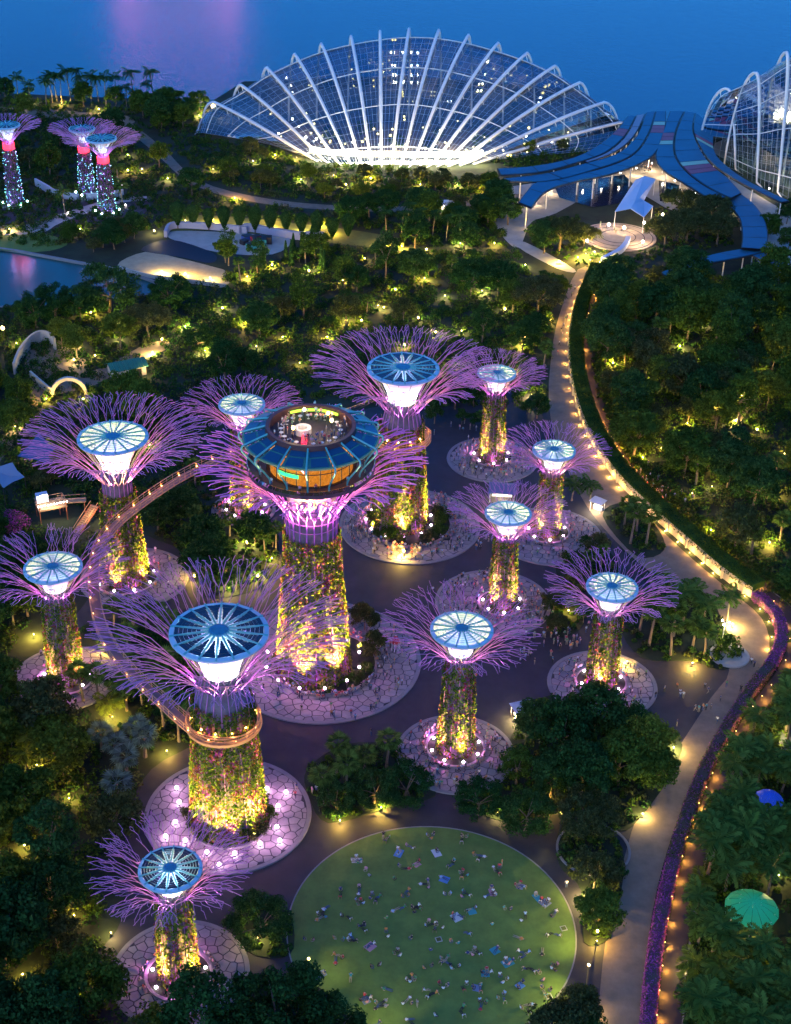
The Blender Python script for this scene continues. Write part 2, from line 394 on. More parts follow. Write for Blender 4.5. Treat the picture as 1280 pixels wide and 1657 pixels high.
px_sheet('garden_path', [(1180, 680), (1215, 640), (1235, 610), (1250, 560), (1258, 562), (1244, 615), (1222, 650), (1190, 692)], 0.034, M_PATH)

# round lawn
LAWN_C = (7.3, 165.1); LAWN_R = 22.7
lawn = MB().prism(circle(LAWN_C, LAWN_R, 96), 0.0, 0.09).obj('lawn', M_GRASS); struct(lawn)
b = MB(); b.lathe([(LAWN_R, 0.02), (LAWN_R, 0.12), (LAWN_R + 0.22, 0.12), (LAWN_R + 0.22, 0.02)], 96, 0, (LAWN_C[0], LAWN_C[1], 0)); tag(b.obj('lawn_kerb', M_KERB), 'thin pale kerb ring around the round lawn', 'kerb')

# planting beds inside the grove (sheets of soil above the asphalt)
BEDS = {
 'bed_west': [(225, 850), (330, 765), (430, 840), (452, 900), (425, 950), (330, 965), (300, 895)],
 'bed_lawn': [(497, 1245), (560, 1205), (640, 1210), (702, 1275), (690, 1295), (630, 1308), (532, 1332), (500, 1290)],
 'bed_south': [(745, 1285), (800, 1245), (860, 1140), (950, 1125), (1085, 1185), (1098, 1230), (1035, 1325), (990, 1345), (890, 1305), (850, 1335), (760, 1312)],
 'bed_east': [(1005, 1010), (1050, 950), (1140, 960), (1175, 1020), (1200, 1060), (1170, 1085), (1120, 1070), (1040, 1065)],
 'bed_north': [(975, 835), (1010, 815), (1060, 850), (1075, 890), (1030, 900)],
 'bed_hill': [(905, 900), (975, 885), (1000, 930), (940, 960), (905, 940)],
 'bed_lane': [(885, 965), (930, 955), (945, 1010), (900, 1030)],
 'bed_corner': [(380, 1470), (430, 1455), (470, 1480), (470, 1545), (400, 1540)],
 'bed_foot': [(330, 1657), (350, 1600), (420, 1580), (500, 1590), (570, 1650), (590, 1760), (330, 1760)],
 'bed_isle': [(905, 1345), (960, 1330), (1000, 1360), (1010, 1400), (1000, 1470), (985, 1520), (945, 1525), (940, 1440), (905, 1400)],
 'bed_gate': [(905, 1610), (960, 1610), (975, 1760), (895, 1760)],
}
BEDW = {}
for k, pxs in BEDS.items():
    q = smooth_line(gp(pxs), 4, True); BEDW[k] = [(p.x, p.y) for p in q]
    o = sheet('planting_bed', BEDW[k], 0.10, M_GROUND, skirt=0.12); struct(o)

# ------------------------------------------------------------------ crazy-paved round plazas, each slab a piece
def clip(poly, nx, ny, d):
    out = []
    for i in range(len(poly)):
        a = poly[i]; b_ = poly[(i + 1) % len(poly)]
        da = a[0] * nx + a[1] * ny - d; db = b_[0] * nx + b_[1] * ny - d
        if da <= 0: out.append(a)
        if da * db < 0:
            t = da / (da - db); out.append((a[0] + (b_[0] - a[0]) * t, a[1] + (b_[1] - a[1]) * t))
    return out
def slabs(c, R, r_in, cell, seed):
    r = random.Random(seed); pts = []; n = int(R / cell) + 3
    for i in range(-n, n + 1):
        for j in range(-n, n + 1):
            x = (i + 0.5 * (j % 2)) * cell + r.uniform(-.3, .3) * cell; y = j * cell * 0.87 + r.uniform(-.3, .3) * cell
            if math.hypot(x, y) < R + cell * 1.5: pts.append((x, y))
    P = np.array(pts); res = []
    for i, p in enumerate(pts):
        rr = math.hypot(*p)
        if rr > R + cell * .35 or rr < r_in - cell * .4: continue
        d2 = np.sum((P - P[i]) ** 2, 1); idx = np.argsort(d2)[1:15]
        poly = [(p[0] - 2 * cell, p[1] - 2 * cell), (p[0] + 2 * cell, p[1] - 2 * cell), (p[0] + 2 * cell, p[1] + 2 * cell), (p[0] - 2 * cell, p[1] + 2 * cell)]
        for j in idx:
            q = pts[j]; nx, ny = q[0] - p[0], q[1] - p[1]; l = math.hypot(nx, ny); nx /= l; ny /= l
            d = (p[0] + q[0]) / 2 * nx + (p[1] + q[1]) / 2 * ny - 0.085
            poly = clip(poly, nx, ny, d)
            if len(poly) < 3: break
        for k in range(40):
            a = 2 * PI * k / 40
            if len(poly) >= 3: poly = clip(poly, math.cos(a), math.sin(a), R - 0.1)
        if len(poly) < 3: continue
        # drop needle edges
        q = [poly[0]]
        for v in poly[1:]:
            if math.hypot(v[0] - q[-1][0], v[1] - q[-1][1]) > 0.12: q.append(v)
        if len(q) < 3: continue
        ar = abs(sum(q[k][0] * q[(k + 1) % len(q)][1] - q[(k + 1) % len(q)][0] * q[k][1] for k in range(len(q)))) / 2
        if ar < 0.35: continue
        res.append((p, q))
    return res
PLAZAS = {}
def plaza(key, c, R, r_in, cell, seed):
    PLAZAS[key] = (c[0], c[1], R, r_in)
    base = MB().prism(circle((0, 0), R, 72), 0.0, 0.14, 0).obj('paved_plaza', M_JOINT, None, (c[0], c[1], 0.0)); struct(base)
    k = MB(); k.lathe([(R, 0.0), (R, 0.24), (R + 0.75, 0.24), (R + 0.8, 0.0)], 72); k.obj('kerb', M_KERB, base)
    for i, (p, poly) in enumerate(slabs(c, R, r_in, cell, seed)):
        dz = rng.uniform(-.006, .006)
        o = MB().prism([(x - p[0], y - p[1]) for x, y in poly], 0.0, 0.06).obj('paving_slab', M_PAVE[rng.choice((0, 0, 1, 1, 2))], base)
        o.location = (p[0], p[1], 0.13 + dz)
    return base

# ------------------------------------------------------------------ supertrees
def rib_mesh(seed, prof_trunk, rn, zn, R, zt, width, layers=1, rod=0.085, tips=True, pw=2.1):
    """one steel rib: runs up the trunk, flares out and forks into a zig-zag fan of branches"""
    r = random.Random(seed); b = MB()
    if prof_trunk: b.tube([Vector((q[0], 0, q[1])) for q in prof_trunk] + [Vector((rn, 0, zn))], rod * 1.25, 4)
    def pos(t, a):
        rad = rn + (R - rn) * t; z = zn + (zt - zn) * (1 - (1 - min(t, 1)) ** pw) + max(0, t - 1) * 1.0
        return Vector((rad * math.cos(a), rad * math.sin(a), z))
    lev = [0, .15, .30, .45, .58, .70, .81, .91, 1.0]
    nodes = [(0.0, 0.0, 1.0)]            # (angle, t, spread)
    zig = 1
    cur = [(0.0, 0.0, width / 2)]
    for li in range(1, len(lev)):
        nxt = []
        for (a, t, sp) in cur:
            nt_ = lev[li] + r.uniform(-.05, .05)
            split = (li in (1, 3, 5)) or (li == 7 and r.random() < .45)
            if split:
                for s in (-1, 1):
                    na = a + s * sp * r.uniform(.45, .95); tt = nt_ + r.uniform(-.03, .03)
                    b.tube([pos(t, a), pos(tt, na)], [rod * (1 - .35 * t), rod * (1 - .35 * tt)], 4)
                    nxt.append((na, tt, sp * .52))
            else:
                if li >= 6 and r.random() < .12: continue
                zz_ = 1 if (li + int(abs(a) * 1000)) % 2 else -1; na = a + zz_ * r.uniform(.25, .9) * max(sp, width * .10)
                b.tube([pos(t, a), pos(nt_, na)], [rod * (1 - .35 * t), rod * (1 - .35 * nt_)], 4)
                nxt.append((na, nt_, sp))
        cur = nxt
    return b

def trunk_profile(rb, rm, rn, zn):
    """radius of the trunk against height: wide foot, slim waist, slight flare"""
    return [(rb, 0.1), (rb * .93, zn * .12), (rb + (rm - rb) * .45, zn * .35), (rb + (rm - rb) * .85, zn * .65), (rm, zn * .85), (rn, zn)]
def prof_r(prof, z):
    for (r0, z0), (r1, z1) in zip(prof, prof[1:]):
        if z <= z1: return r0 + (r1 - r0) * (z - z0) / max(z1 - z0, 1e-6)
    return prof[-1][0]

def trunk_plants(root, prof, z0, z1, n, size, seed, mixw=(.42, .36, .16, .06)):
    r = np.random.default_rng(seed)
    a = r.uniform(0, 2 * PI, n); z = z0 + (z1 - z0) * r.random(n) ** .95
    # hanging in vertical drifts with thin spots between
    keep = (np.sin(a * 9 + np.sin(z * .35 + seed) * 1.2) + .55 * np.sin(a * 23 + z * .5) + r.normal(size=n) * .6) > -1.15
    a, z = a[keep], z[keep]; n = len(a)
    rad = np.array([prof_r(prof, q) for q in z]) + r.uniform(.2, .85, n)
    P = np.stack([rad * np.cos(a), rad * np.sin(a), z + r.normal(size=n) * .1], 1)
    N_ = np.stack([np.cos(a), np.sin(a), r.uniform(-.2, .8, n)], 1) + r.normal(size=(n, 3)) * .45
    kn = np.sin(a * 5 + z * .45 + seed) * .5 + .5 * np.sin(z * 1.1 - a * 7) + r.normal(size=n) * .55
    q = np.quantile(kn, np.cumsum(mixw)[:-1]); mi = np.digitize(kn, q)
    me = leaves_mesh('climbing_plants', P, N_, size * r.uniform(.6, 1.35, n), [L_MID, L_LIME, L_RED, L_PINK], mi, .6, .6, seed)
    return tag(link('climbing_plants', me, root), None, None, None, 'stuff')

def disc_top(root, R, zd, zf, rf, pv, nsp=16, ang0=0.1):
    """lit funnel, pale rim, hub, spokes and the panes between them"""
    # funnel: membrane bowl, open at the top
    prof = [(rf, zf), (rf * 1.03 + (R - rf) * .10, zf + (zd - zf) * .30), (rf + (R - rf) * .34, zf + (zd - zf) * .62), (rf + (R - rf) * .70, zf + (zd - zf) * .86), (R * .93, zd - .25)]
    MB().lathe([(0.01, zf)] + prof, 48).obj('funnel', M_FUNNEL, root, smooth=True)
    MB().lathe([(R * .90, zd + .10), (R * .90, zd + .30), (R, zd + .12), (R * 1.0, zd - .22), (R * .955, zd - .32), (R * .90, zd + .10)], nsp * 2).obj('rim', M_RIM, root)
    MB().lathe([(0.01, zd + .62), (R * .16, zd + .60), (R * .205, zd + .48), (R * .205, zd + .22), (0.01, zd + .22)], 24).obj('hub', M_HUB, root)
    sp = MB().tube([(R * .19, 0, zd + .42), (R * .99, 0, zd + .26)], R * .018 + .05, 4).mesh('spoke', M_TEAL)
    st = MB().tube([(R * .985, 0, zd - .2), (R * .80, 0, zd - (zd - zf) * .28), (rf + (R - rf) * .36, 0, zf + (zd - zf) * .34), (rf * 1.12, 0, zf - .2)], .075, 4).mesh('strut', M_OLIVE)
    da = 2 * PI / nsp
    if pv:
        # stepped solar panels, one mesh per bay: rows of panels leaving a ragged lit gap beside each spoke
        variants = []
        for vseed in range(3):
            rr = random.Random(vseed + nsp); pb = MB(); rows = 6
            for i in range(rows):
                r0 = R * (.36 + .54 * i / rows) + .03; r1 = R * (.36 + .54 * (i + 1) / rows) - .03
                lo = .5 - (.10 + .34 * (i + 1) / rows) * rr.uniform(.86, 1.06); hi = 1 - lo
                z = zd + .36 - .10 * i / rows
                q = [(r0, (lo) * da), (r1, (lo) * da), (r1, (hi) * da), (r0, (hi) * da)]
                vs = [(x * math.cos(a), x * math.sin(a), zz) for zz in (z, z + .06) for x, a in q]
                pb.add(vs, [(3, 2, 1, 0), (4, 5, 6, 7), (0, 1, 5, 4), (1, 2, 6, 5), (2, 3, 7, 6), (3, 0, 4, 7)])
            variants.append(pb.mesh('solar_panel', M_PV))
    gpane = MB()
    steps = 5; r0, r1 = R * .2, R * .91; zz = zd + .30
    vs = [(r0 * math.cos(da * .04), r0 * math.sin(da * .04), zz), (r1 * math.cos(da * .04), r1 * math.sin(da * .04), zz), (r1 * math.cos(da * .96), r1 * math.sin(da * .96), zz), (r0 * math.cos(da * .96), r0 * math.sin(da * .96), zz)]
    gpane.add(vs, [(0, 1, 2, 3)]); gpane = gpane.mesh('glass_pane', M_GLASS)
    bars = MB()
    for k in range(1, 6):
        rr_ = R * (.2 + .70 * k / 6)
        bars.tube([(rr_ * math.cos(2 * PI * i / 32), rr_ * math.sin(2 * PI * i / 32), zd + .36) for i in range(32)], .045 if not pv else .03, 4, closed=True)
    bars.obj('glazing_ring', M_TEAL if not pv else M_DARK, root)
    for i in range(nsp):
        a = ang0 + i * da
        link('spoke', sp, root, rz=a); link('strut', st, root, rz=a + da * .5)
        gpo = link('glass_pane', gpane, root, rz=a)
        if pv: link('solar_panel', variants[i % 3], gpo)
    return

def floodlight(pos, label, group, mat_b, col, power, aim=None, r=.32, size=75, name='floodlight'):
    t = thing(name, label, 'floodlight', pos, 0, group)
    FL = FLOOD.get((mat_b.name, r))
    if FL is None:
        FL = (MB().lathe([(.01, 0), (.22, 0), (.22, .1), (.06, .12), (.06, .3), (.01, .3)], 8).mesh('stand', M_DARK), MB().ball((0, 0, .3 + r), r, 0, 8, 6).mesh('lamp_glass', mat_b, True))
        FLOOD[(mat_b.name, r)] = FL
    link('lamp_glass', FL[1], link('stand', FL[0], t))
    if power:
        if aim is None: light(t, (0, 0, .42 + 2 * r), col, power, .1)
        else: light(t, (0, 0, .42 + 2 * r), col, power, .12, 'SPOT', aim, size)
    return t
FLOOD = {}; POSTS = []

MAG = (0.92, 0.22, 0.92); YEL = (1.0, 0.66, 0.18); ORA = (1.0, 0.50, 0.10)
SUPER = {}
def supertree(key, base, zd, R, label, pv=False, rb=None, rm=None, nrib=16, canopy=2.55, seed=1, warm=1.0, planter=None, deck=None):
    root = thing('supertree', label, 'supertree', (base[0], base[1], 0), 0, 'supertrees of the purple grove')
    rn = R * .40; big = zd > 33
    rb = rb or R * .58; rm = rm or R * .42
    hf = R * (.85 if not big else .98); zf = zd - hf; zn = zf - .6
    prof = trunk_profile(rb, rm, rn, zn)
    SUPER[key] = dict(base=base, zd=zd, R=R, rb=rb, zn=zn, root=root)
    MB().lathe([(.01, 0)] + prof + [(.01, zn)], 28).obj('trunk_core', M_CORE, root, smooth=True)
    trunk_plants(root, prof, .2, zn - (1.0 if not big else 4.5), int((rb + rm) * PI * zn * (17 if not big else 17)), .46 if not big else .52, seed)
    Rc = R * canopy; wid = 2 * PI / nrib
    tp = [(r_ + .10, z_) for r_, z_ in prof]
    vv = [rib_mesh(seed * 10 + i, tp, rn + .3, zn - (.5 if not big else 2.0), Rc, zd + .9, wid * 1.25, rod=.062 if not big else .082).mesh('steel_rib', M_PURPLE) for i in range(3)]
    v2 = [rib_mesh(seed * 10 + 5 + i, None, rn + .35, zn - .2, Rc * .80, zd + 1.9, wid * 1.3, rod=.05 if not big else .065, pw=1.7).mesh('inner_branch', M_PURPLE) for i in range(2)]
    rr = random.Random(seed)
    for i in range(nrib):
        o = link('steel_rib', vv[rr.randrange(3)], root, rz=wid * (i + rr.uniform(-.1, .1))); o.scale.y = rr.choice((-1, 1))
        if i % 3 == 0: link('inner_branch', v2[rr.randrange(2)], root, rz=wid * (i + .5))
    disc_top(root, R, zd, zf, rn * .92, pv, 16 if not big else 18, rr.uniform(0, .3))
    # lamp inside the funnel, and magenta lamps at the neck that wash the branches
    light(root, (0, 0, zf + hf * (.34 if pv else .2)), (.88, .96, 1.0), (1100 if pv else 330) * (R / 5) ** 2, .35)
    nn = 5 if not big else 6
    for i in range(nn):
        a = 2 * PI * i / nn + .4
        light(root, ((rn + .9) * math.cos(a), (rn + .9) * math.sin(a), zn - 1.2), MAG, 1700 * (R / 5) ** 2, .12, 'SPOT', (math.cos(a) * .75, math.sin(a) * .75, 1), 150, .8)
    return root
def foot_lamps(key, n, power, label, rad=None, warm_every=2, aim_z=.55, ang0=.3, skip=(), lift=0.0):
    s = SUPER[key]; c = s['base']; rad = rad or s['rb'] + 1.5
    for i in range(n):
        if i in skip: continue
        a = ang0 + 2 * PI * i / n
        wm = i % warm_every == 0
        p = Vector((c[0] + rad * math.cos(a), c[1] + rad * math.sin(a), .2 + lift))
        aim = (-math.cos(a) * (rad - s['rb'] * .5), -math.sin(a) * (rad - s['rb'] * .5), s['zn'] * aim_z)
        if lift: POSTS.append((p.x, p.y, lift))
        if wm:
            t = floodlight(p, label, 'floodlights at the feet of the supertrees', M_BULB_P, (1.0, .60, .16), power * 11, aim, .26, 80)
            light(t, (0, 0, 1.1), (1.0, .62, .16), power * 48, .12, 'SPOT', (-math.cos(a) * (rad - s['rb'] * .68), -math.sin(a) * (rad - s['rb'] * .68), s['zn'] * .8), 34, .9)
        else: floodlight(p, label, 'floodlights at the feet of the supertrees', M_BULB_P, (.95, .25, .85), min(power * .3, 330), None, .26)

SP = {  # base x,y ; disc height ; disc radius
 'T1': ((-27.3, 188.3), 40.0, 7.88), 'T2': ((0.9, 285.9), 38.8, 7.80), 'A': ((-57.2, 260.9), 34.1, 7.15), 'B': ((-62.7, 225.8), 26.0, 5.40),
 'C': ((-31.2, 154.4), 22.5, 4.63), 'D': ((12.0, 208.3), 27.0, 5.52), 'E': ((22.7, 254.5), 22.4, 4.77), 'F': ((40.8, 228.8), 22.6, 4.91),
 'G': ((34.3, 283.0), 21.3, 4.76), 'H': ((23.2, 316.9), 22.9, 4.65), 'I': ((-34.4, 289.7), 27.2, 5.17)}
plaza('T1', (-27.6, 189.8), 13.6, 6.4, 1.75, 1)
plaza('T50', (-14.0, 234.0), 19.0, 10.4, 1.95, 2)
plaza('T2', (3.3, 284.6), 15.2, 10.2, 1.9, 3)
plaza('A', (-55.3, 261.0), 10.7, 4.8, 1.8, 4)
plaza('B', (-63.1, 226.1), 9.4, 4.2, 1.75, 5)
plaza('C', (-31.1, 155.0), 9.8, 4.0, 1.75, 6)
plaza('D', (12.0, 206.9), 10.1, 4.4, 1.8, 7)
plaza('E', (20.9, 254.9), 11.4, 4.0, 1.9, 8)
plaza('F', (41.0, 228.3), 9.9, 4.0, 1.8, 9)
plaza('G', (34.6, 281.5), 11.3, 4.2, 1.95, 10)
plaza('H', (23.3, 315.7), 10.3, 4.0, 2.0, 11)
plaza('I', (-34.9, 289.6), 6.6, 4.0, 1.9, 12)

LB = {
 'T1': 'tall supertree beside the lawn path with an amber lit ring deck halfway up its trunk',
 'T2': 'tall supertree with dark solar roof standing behind the rooftop bar tree',
 'A': 'tall glass roofed supertree that the copper walkway sweeps past in mid air',
 'B': 'supertree outside the bend of the copper walkway, hung with lime green plants',
 'C': 'short supertree with dark solar roof between the forest edge and the lawn',
 'D': 'supertree with clear glass roof on the small round plaza above the lawn trees',
 'E': 'short supertree rising from the crowded plaza in front of the blue roofed pavilion',
 'F': 'lime green planted supertree beside the palm thicket near the hedge wall',
 'G': 'short supertree with orange lit trunk close to the golden hedge wall',
 'H': 'short slim supertree with yellow lit trunk at the back of the grove by the promenade',
 'I': 'pale glass topped supertree half hidden behind the rooftop bar tree'}
CFG = {'T1': dict(pv=True, rb=6.2, rm=4.4, nrib=21, seed=1), 'T2': dict(pv=True, rb=6.0, rm=4.2, nrib=21, seed=2), 'A': dict(rb=4.6, rm=2.9, nrib=20, seed=3),
 'B': dict(rb=2.9, rm=2.4, seed=4), 'C': dict(pv=True, rb=2.6, rm=2.1, seed=5), 'D': dict(rb=3.0, rm=2.2, seed=6), 'E': dict(rb=2.5, rm=1.9, seed=7),
 'F': dict(rb=2.6, rm=2.1, seed=8), 'G': dict(rb=2.7, rm=1.9, seed=9), 'H': dict(rb=2.8, rm=2.0, seed=10), 'I': dict(rb=3.0, rm=2.2, seed=11)}
for k, (bxy, zd, R) in SP.items(): supertree(k, bxy, zd, R, LB[k], **CFG[k])
for k, n, pw in (('A', 9, 2600), ('B', 7, 1500), ('C', 7, 1300), ('D', 8, 1700), ('E', 7, 1500), ('F', 6, 1500), ('G', 7, 1500), ('H', 7, 1600), ('I', 8, 1700), ('T2', 11, 3400)):
    foot_lamps(k, n, pw, 'small floodlight at the foot of the supertree ' + {'A': 'swept past by the walkway', 'B': 'outside the walkway bend', 'C': 'at the forest edge beside the lawn', 'D': 'above the lawn trees', 'E': 'before the blue roofed pavilion', 'F': 'beside the palm thicket', 'G': 'near the golden hedge wall', 'H': 'at the back by the promenade', 'I': 'half hidden behind the bar tree', 'T2': 'inside the full bench ring'}[k])
# fourteen lamps standing out on the paving around the ring-deck tree
for x, y in [(286, 1277), (290, 1300), (284, 1332), (268, 1355), (300, 1362), (335, 1381), (380, 1383), (355, 1401), (421, 1367), (453, 1362), (448, 1340), (450, 1306), (463, 1284), (432, 1278)]:
    p = G(x, y, .5); p.z = .2
    c = Vector((SP['T1'][0][0], SP['T1'][0][1], 0)) - p
    t = floodlight(p, 'globe floodlight standing on the paving around the ring deck supertree', 'floodlights on the paving round the ring deck tree', M_BULB_P, (.95, .35, .9), 120, None, .34)
    light(t, (0, 0, 1.3), (1.0, .66, .18), 33000, .12, 'SPOT', (c.x * .75, c.y * .75, 14), 60, .9)

# ------------------------------------------------------------------ the tallest supertree with its rooftop bar
B50 = (-15.35, 230.9)
def bar_tree():
    root = thing('supertree', 'tallest supertree carrying a round rooftop bar under a teal piped glass roof', 'supertree', (B50[0], B50[1], 0), 0, 'supertrees of the purple grove')
    zr, ze, zb = 54.4, 52.2, 46.0           # top ring, eave, bowl edge
    rr_ = 70 * mpp((B50[0], B50[1], zr)); re = 110 * mpp((B50[0], B50[1], ze)); rbw = 104 * mpp((B50[0], B50[1], zb))
    rb, rm, rn = 6.9, 4.6, 4.6; zn = 36.0
    prof = trunk_profile(rb, rm, rn, zn); SUPER['T50'] = dict(base=B50, zd=zr, R=rr_, rb=rb, zn=zn, root=root)
    MB().lathe([(.01, 0)] + prof + [(rn * .8, zn + 3), (rn * .8, 45), (.01, 45)], 32).obj('trunk_core', M_CORE, root, smooth=True)
    trunk_plants(root, prof, .2, 32.5, 19000, .54, 21, (.38, .38, .18, .06))
    tp = [(r_ + .10, z_) for r_, z_ in prof]
    n = 22; wid = 2 * PI / n; r_ = random.Random(50)
    # ribs: rise along the neck, flare out under the bowl and fork into the canopy
    vv = [rib_mesh(510 + i, tp, rn + .4, zn + 1.0, 20.5, 47.6, wid * 1.2, rod=.12, pw=2.6).mesh('steel_rib', mat('magenta_steel', (0.50, 0.16, 0.55), .4)) for i in range(3)]
    for i in range(n):
        o = link('steel_rib', vv[r_.randrange(3)], root, rz=wid * (i + r_.uniform(-.1, .1))); o.scale.y = r_.choice((-1, 1))
    hoop = MB()
    for z, r2 in ((34.5, 4.95), (36.4, 5.2), (38.2, 5.5), (40, 6.2)): hoop.tube([(r2 * math.cos(2 * PI * i / 40), r2 * math.sin(2 * PI * i / 40), z) for i in range(40)], .07, 4, closed=True)
    hoop.obj('hoop', mat('magenta_steel', (0, 0, 0)), root)
    MB().lathe([(4.0, zn + 2), (5.2, 41.5), (7.6, 44.2), (rbw * .93, zb - .55), (rbw, zb - .1), (rbw, zb + .55), (rbw - .25, zb + .55), (rbw - .3, zb + .05), (.01, zb + .05)], 64).obj('bowl', mat('bowl_dark', (.05, .035, .055), .5), root, smooth=False)
    MB().lathe([(rbw - .12, zb + .5), (rbw - .12, zb + 1.35), (rbw - .06, zb + 1.35), (rbw - .06, zb + .5)], 64).obj('parapet_glass', glass_mat('parapet_pane', (.75, .85, .9), .05), root)
    # restaurant: amber lit glass drum, its bays as panes
    rd = 8.1; hd = ze - zb - .7
    MB().lathe([(rd - .6, zb + .1), (rd - .6, zb + hd)], 48).obj('interior_wall', mat('amber_interior', (.5, .28, .10), .7, (1.0, .42, .06), .16, noise=.8, nscale=1.2), root)
    fr = MB()
    for i in range(24):
        a = 2 * PI * i / 24; fr.tube([(rd * math.cos(a), rd * math.sin(a), zb + .05), (rd * math.cos(a), rd * math.sin(a), zb + hd)], .10, 4)
    for z in (zb + .15, zb + hd * .5, zb + hd): fr.tube([(rd * math.cos(2 * PI * i / 48), rd * math.sin(2 * PI * i / 48), z) for i in range(48)], .08, 4, closed=True)
    fro = fr.obj('window_frame', M_DARK, root)
    wp = MB(); da = 2 * PI / 24
    wp.add([(rd * math.cos(a) * .99, rd * math.sin(a) * .99, z) for a, z in ((.02, zb + .2), (da - .02, zb + .2), (da - .02, zb + hd - .1), (.02, zb + hd - .1))], [(0, 1, 2, 3)])
    wp = wp.mesh('window_pane', glass_mat('amber_pane', (1.0, .72, .38), .04))
    for i in range(24): link('window_pane', wp, fro, rz=da * i)
    MB().lathe([(rd - .15, zb + 1.9), (rd + .12, zb + 1.9), (rd + .12, zb + 2.5), (rd - .15, zb + 2.5)], 14, 0, (0, 0, 0), math.radians(228), math.radians(258)).obj('green_sign_strip', mat('green_glow', (.1, .8, .3), .5, (.02, 1.0, .22), .5), root)
    # annular roof: teal glass between inner ring and eave with blue solar fields, sixteen piped arms
    ri = rr_ + .35; ns = 16; da = 2 * PI / ns
    rz_ = lambda r: zr - 1.0 - (r - ri) / (re - ri) * (zr - 1.0 - ze)
    gl = MB(); vs = []
    for k in range(7):
        a = da * (.03 + .94 * k / 6)
        for r2 in (ri, re): vs.append((r2 * math.cos(a), r2 * math.sin(a), rz_(r2)))
    gl.add(vs, [(2 * k, 2 * k + 1, 2 * k + 3, 2 * k + 2) for k in range(6)])
    gl = gl.mesh('roof_pane', mat('teal_roof_glass', (.05, .22, .20), .18, noise=.15, nscale=.8))
    pv = MB(); vs = []
    r0, r1 = ri + (re - ri) * .46, ri + (re - ri) * .93
    for zz in (.06, .16):
        for r2, a in ((r0, .16 * da), (r1, .16 * da), (r1, .84 * da), (r0, .84 * da)): vs.append((r2 * math.cos(a), r2 * math.sin(a), rz_(r2) + zz))
    pv.add(vs, [(3, 2, 1, 0), (4, 5, 6, 7), (0, 1, 5, 4), (1, 2, 6, 5), (2, 3, 7, 6), (3, 0, 4, 7)])
    r0, r1 = ri + .2, ri + (re - ri) * .36; vs = []
    for zz in (.06, .14):
        for r2, a in ((r0, .1 * da), (r1, .1 * da), (r1, .9 * da), (r0, .9 * da)): vs.append((r2 * math.cos(a), r2 * math.sin(a), rz_(r2) + zz))
    pv.add(vs, [(3, 2, 1, 0), (4, 5, 6, 7), (0, 1, 5, 4), (1, 2, 6, 5), (2, 3, 7, 6), (3, 0, 4, 7)])
    pv = pv.mesh('solar_panel', mat('blue_solar', (.012, .07, .16), .3))
    arm = MB().tube(smooth_line([(ri - .1, 0, zr - .4), (re - .8, 0, ze + .75), (re + .55, 0, ze + .25), (re + .75, 0, ze - .55), (re + .2, 0, ze - 1.5), (rbw - 1.6, 0, zb + 1.5), (rbw - 2.0, 0, zb + .1)], 4), .17, 6).mesh('roof_arm', M_TEAL)
    for i in range(ns):
        rpo = link('roof_pane', gl, root, rz=da * i); link('solar_panel', pv, rpo); link('roof_arm', arm, root, rz=da * i)
    MB().lathe([(re - .15, ze - .25), (re + .1, ze - .25), (re + .1, ze + .05), (re - .15, ze + .05)], 64).obj('eave_ring', M_OLIVE, root)
    # open-air terrace inside the ring
    MB().lathe([(.01, zr - 1.6), (rr_ - .1, zr - 1.6)], 48).obj('terrace_floor', mat('terrace_floor', (.055, .045, .06), .6, noise=.3, nscale=.6), root)
    MB().lathe([(rr_ - .35, zr - 1.6), (rr_ - .35, zr), (rr_ + .35, zr + .05), (rr_ + .45, zr - 1.3)], 64).obj('terrace_parapet', mat('maroon_parapet', (.10, .035, .04), .6), root)
    bar = MB(); bar.lathe([(.9, zr - 1.6), (.9, zr - .5), (1.5, zr - .45), (1.5, zr - 1.6)], 20, 0, (-1.4, -.2, 0)); bar.obj('bar_counter', mat('bar_white', (.7, .66, .62), .5, (1, .8, .6), .04), root)
    MB().box((-.9, -4.0, zr - 1.1), (.9, 3.2, .9)).obj('red_lit_bar', mat('red_glow', (.6, .02, .03), .5, (1, .02, .06), .6), root)
    MB().lathe([(rr_ - .75, zr - .95), (rr_ - .75, zr - .55), (rr_ - .5, zr - .55), (rr_ - .5, zr - .95)], 20, 0, (0, 0, 0), math.radians(50), math.radians(125)).obj('lime_light_strip', mat('lime_glow', (.4, .7, .05), .5, (.45, 1.0, .06), .5), root)
    for (x, y) in ((-1.4, 4.2), (2.9, 3.0), (3.7, .3), (-2.9, -2.8)):
        p = MB(); p.tube([(x, y, zr - 1.6), (x, y, zr + .5)], .06, 5, 0); p.ball((x, y, zr + .75), .34, 1, 8, 5); p.obj('terrace_lamp', [M_DARK, M_BULB_Y], root); light(root, (x, y, zr + 1.25), YEL, 260, .1)
    tab = MB().lathe([(.01, 0), (.25, 0), (.05, .05), (.05, .7), (.42, .72), (.42, .76), (.01, .76)], 10).mesh('bar_table', M_WHITE)
    for i in range(22):
        a = 2 * PI * i / 22; link('bar_table', tab, root, (5.3 * math.cos(a), 5.3 * math.sin(a), zr - 1.6))
    light(root, (0, -1, zr + 1.0), (1, .6, .45), 140, .1)
    for i in range(5):
        a = 2 * PI * i / 5 - .6; light(root, (9.6 * math.cos(a), 9.6 * math.sin(a), ze - 1.2), (1, .55, .15), 170, .1)
    for i in range(8):
        a = 2 * PI * i / 8; light(root, (6.6 * math.cos(a), 6.6 * math.sin(a), 33.5), MAG, 5200, .12, 'SPOT', (math.cos(a) * .35, math.sin(a) * .35, 1), 140, .8)
    return root
bar_tree()
foot_lamps('T50', 12, 7500, 'floodlight among the shrubs at the foot of the rooftop bar supertree', 9.3, 2, .5, lift=1.7)
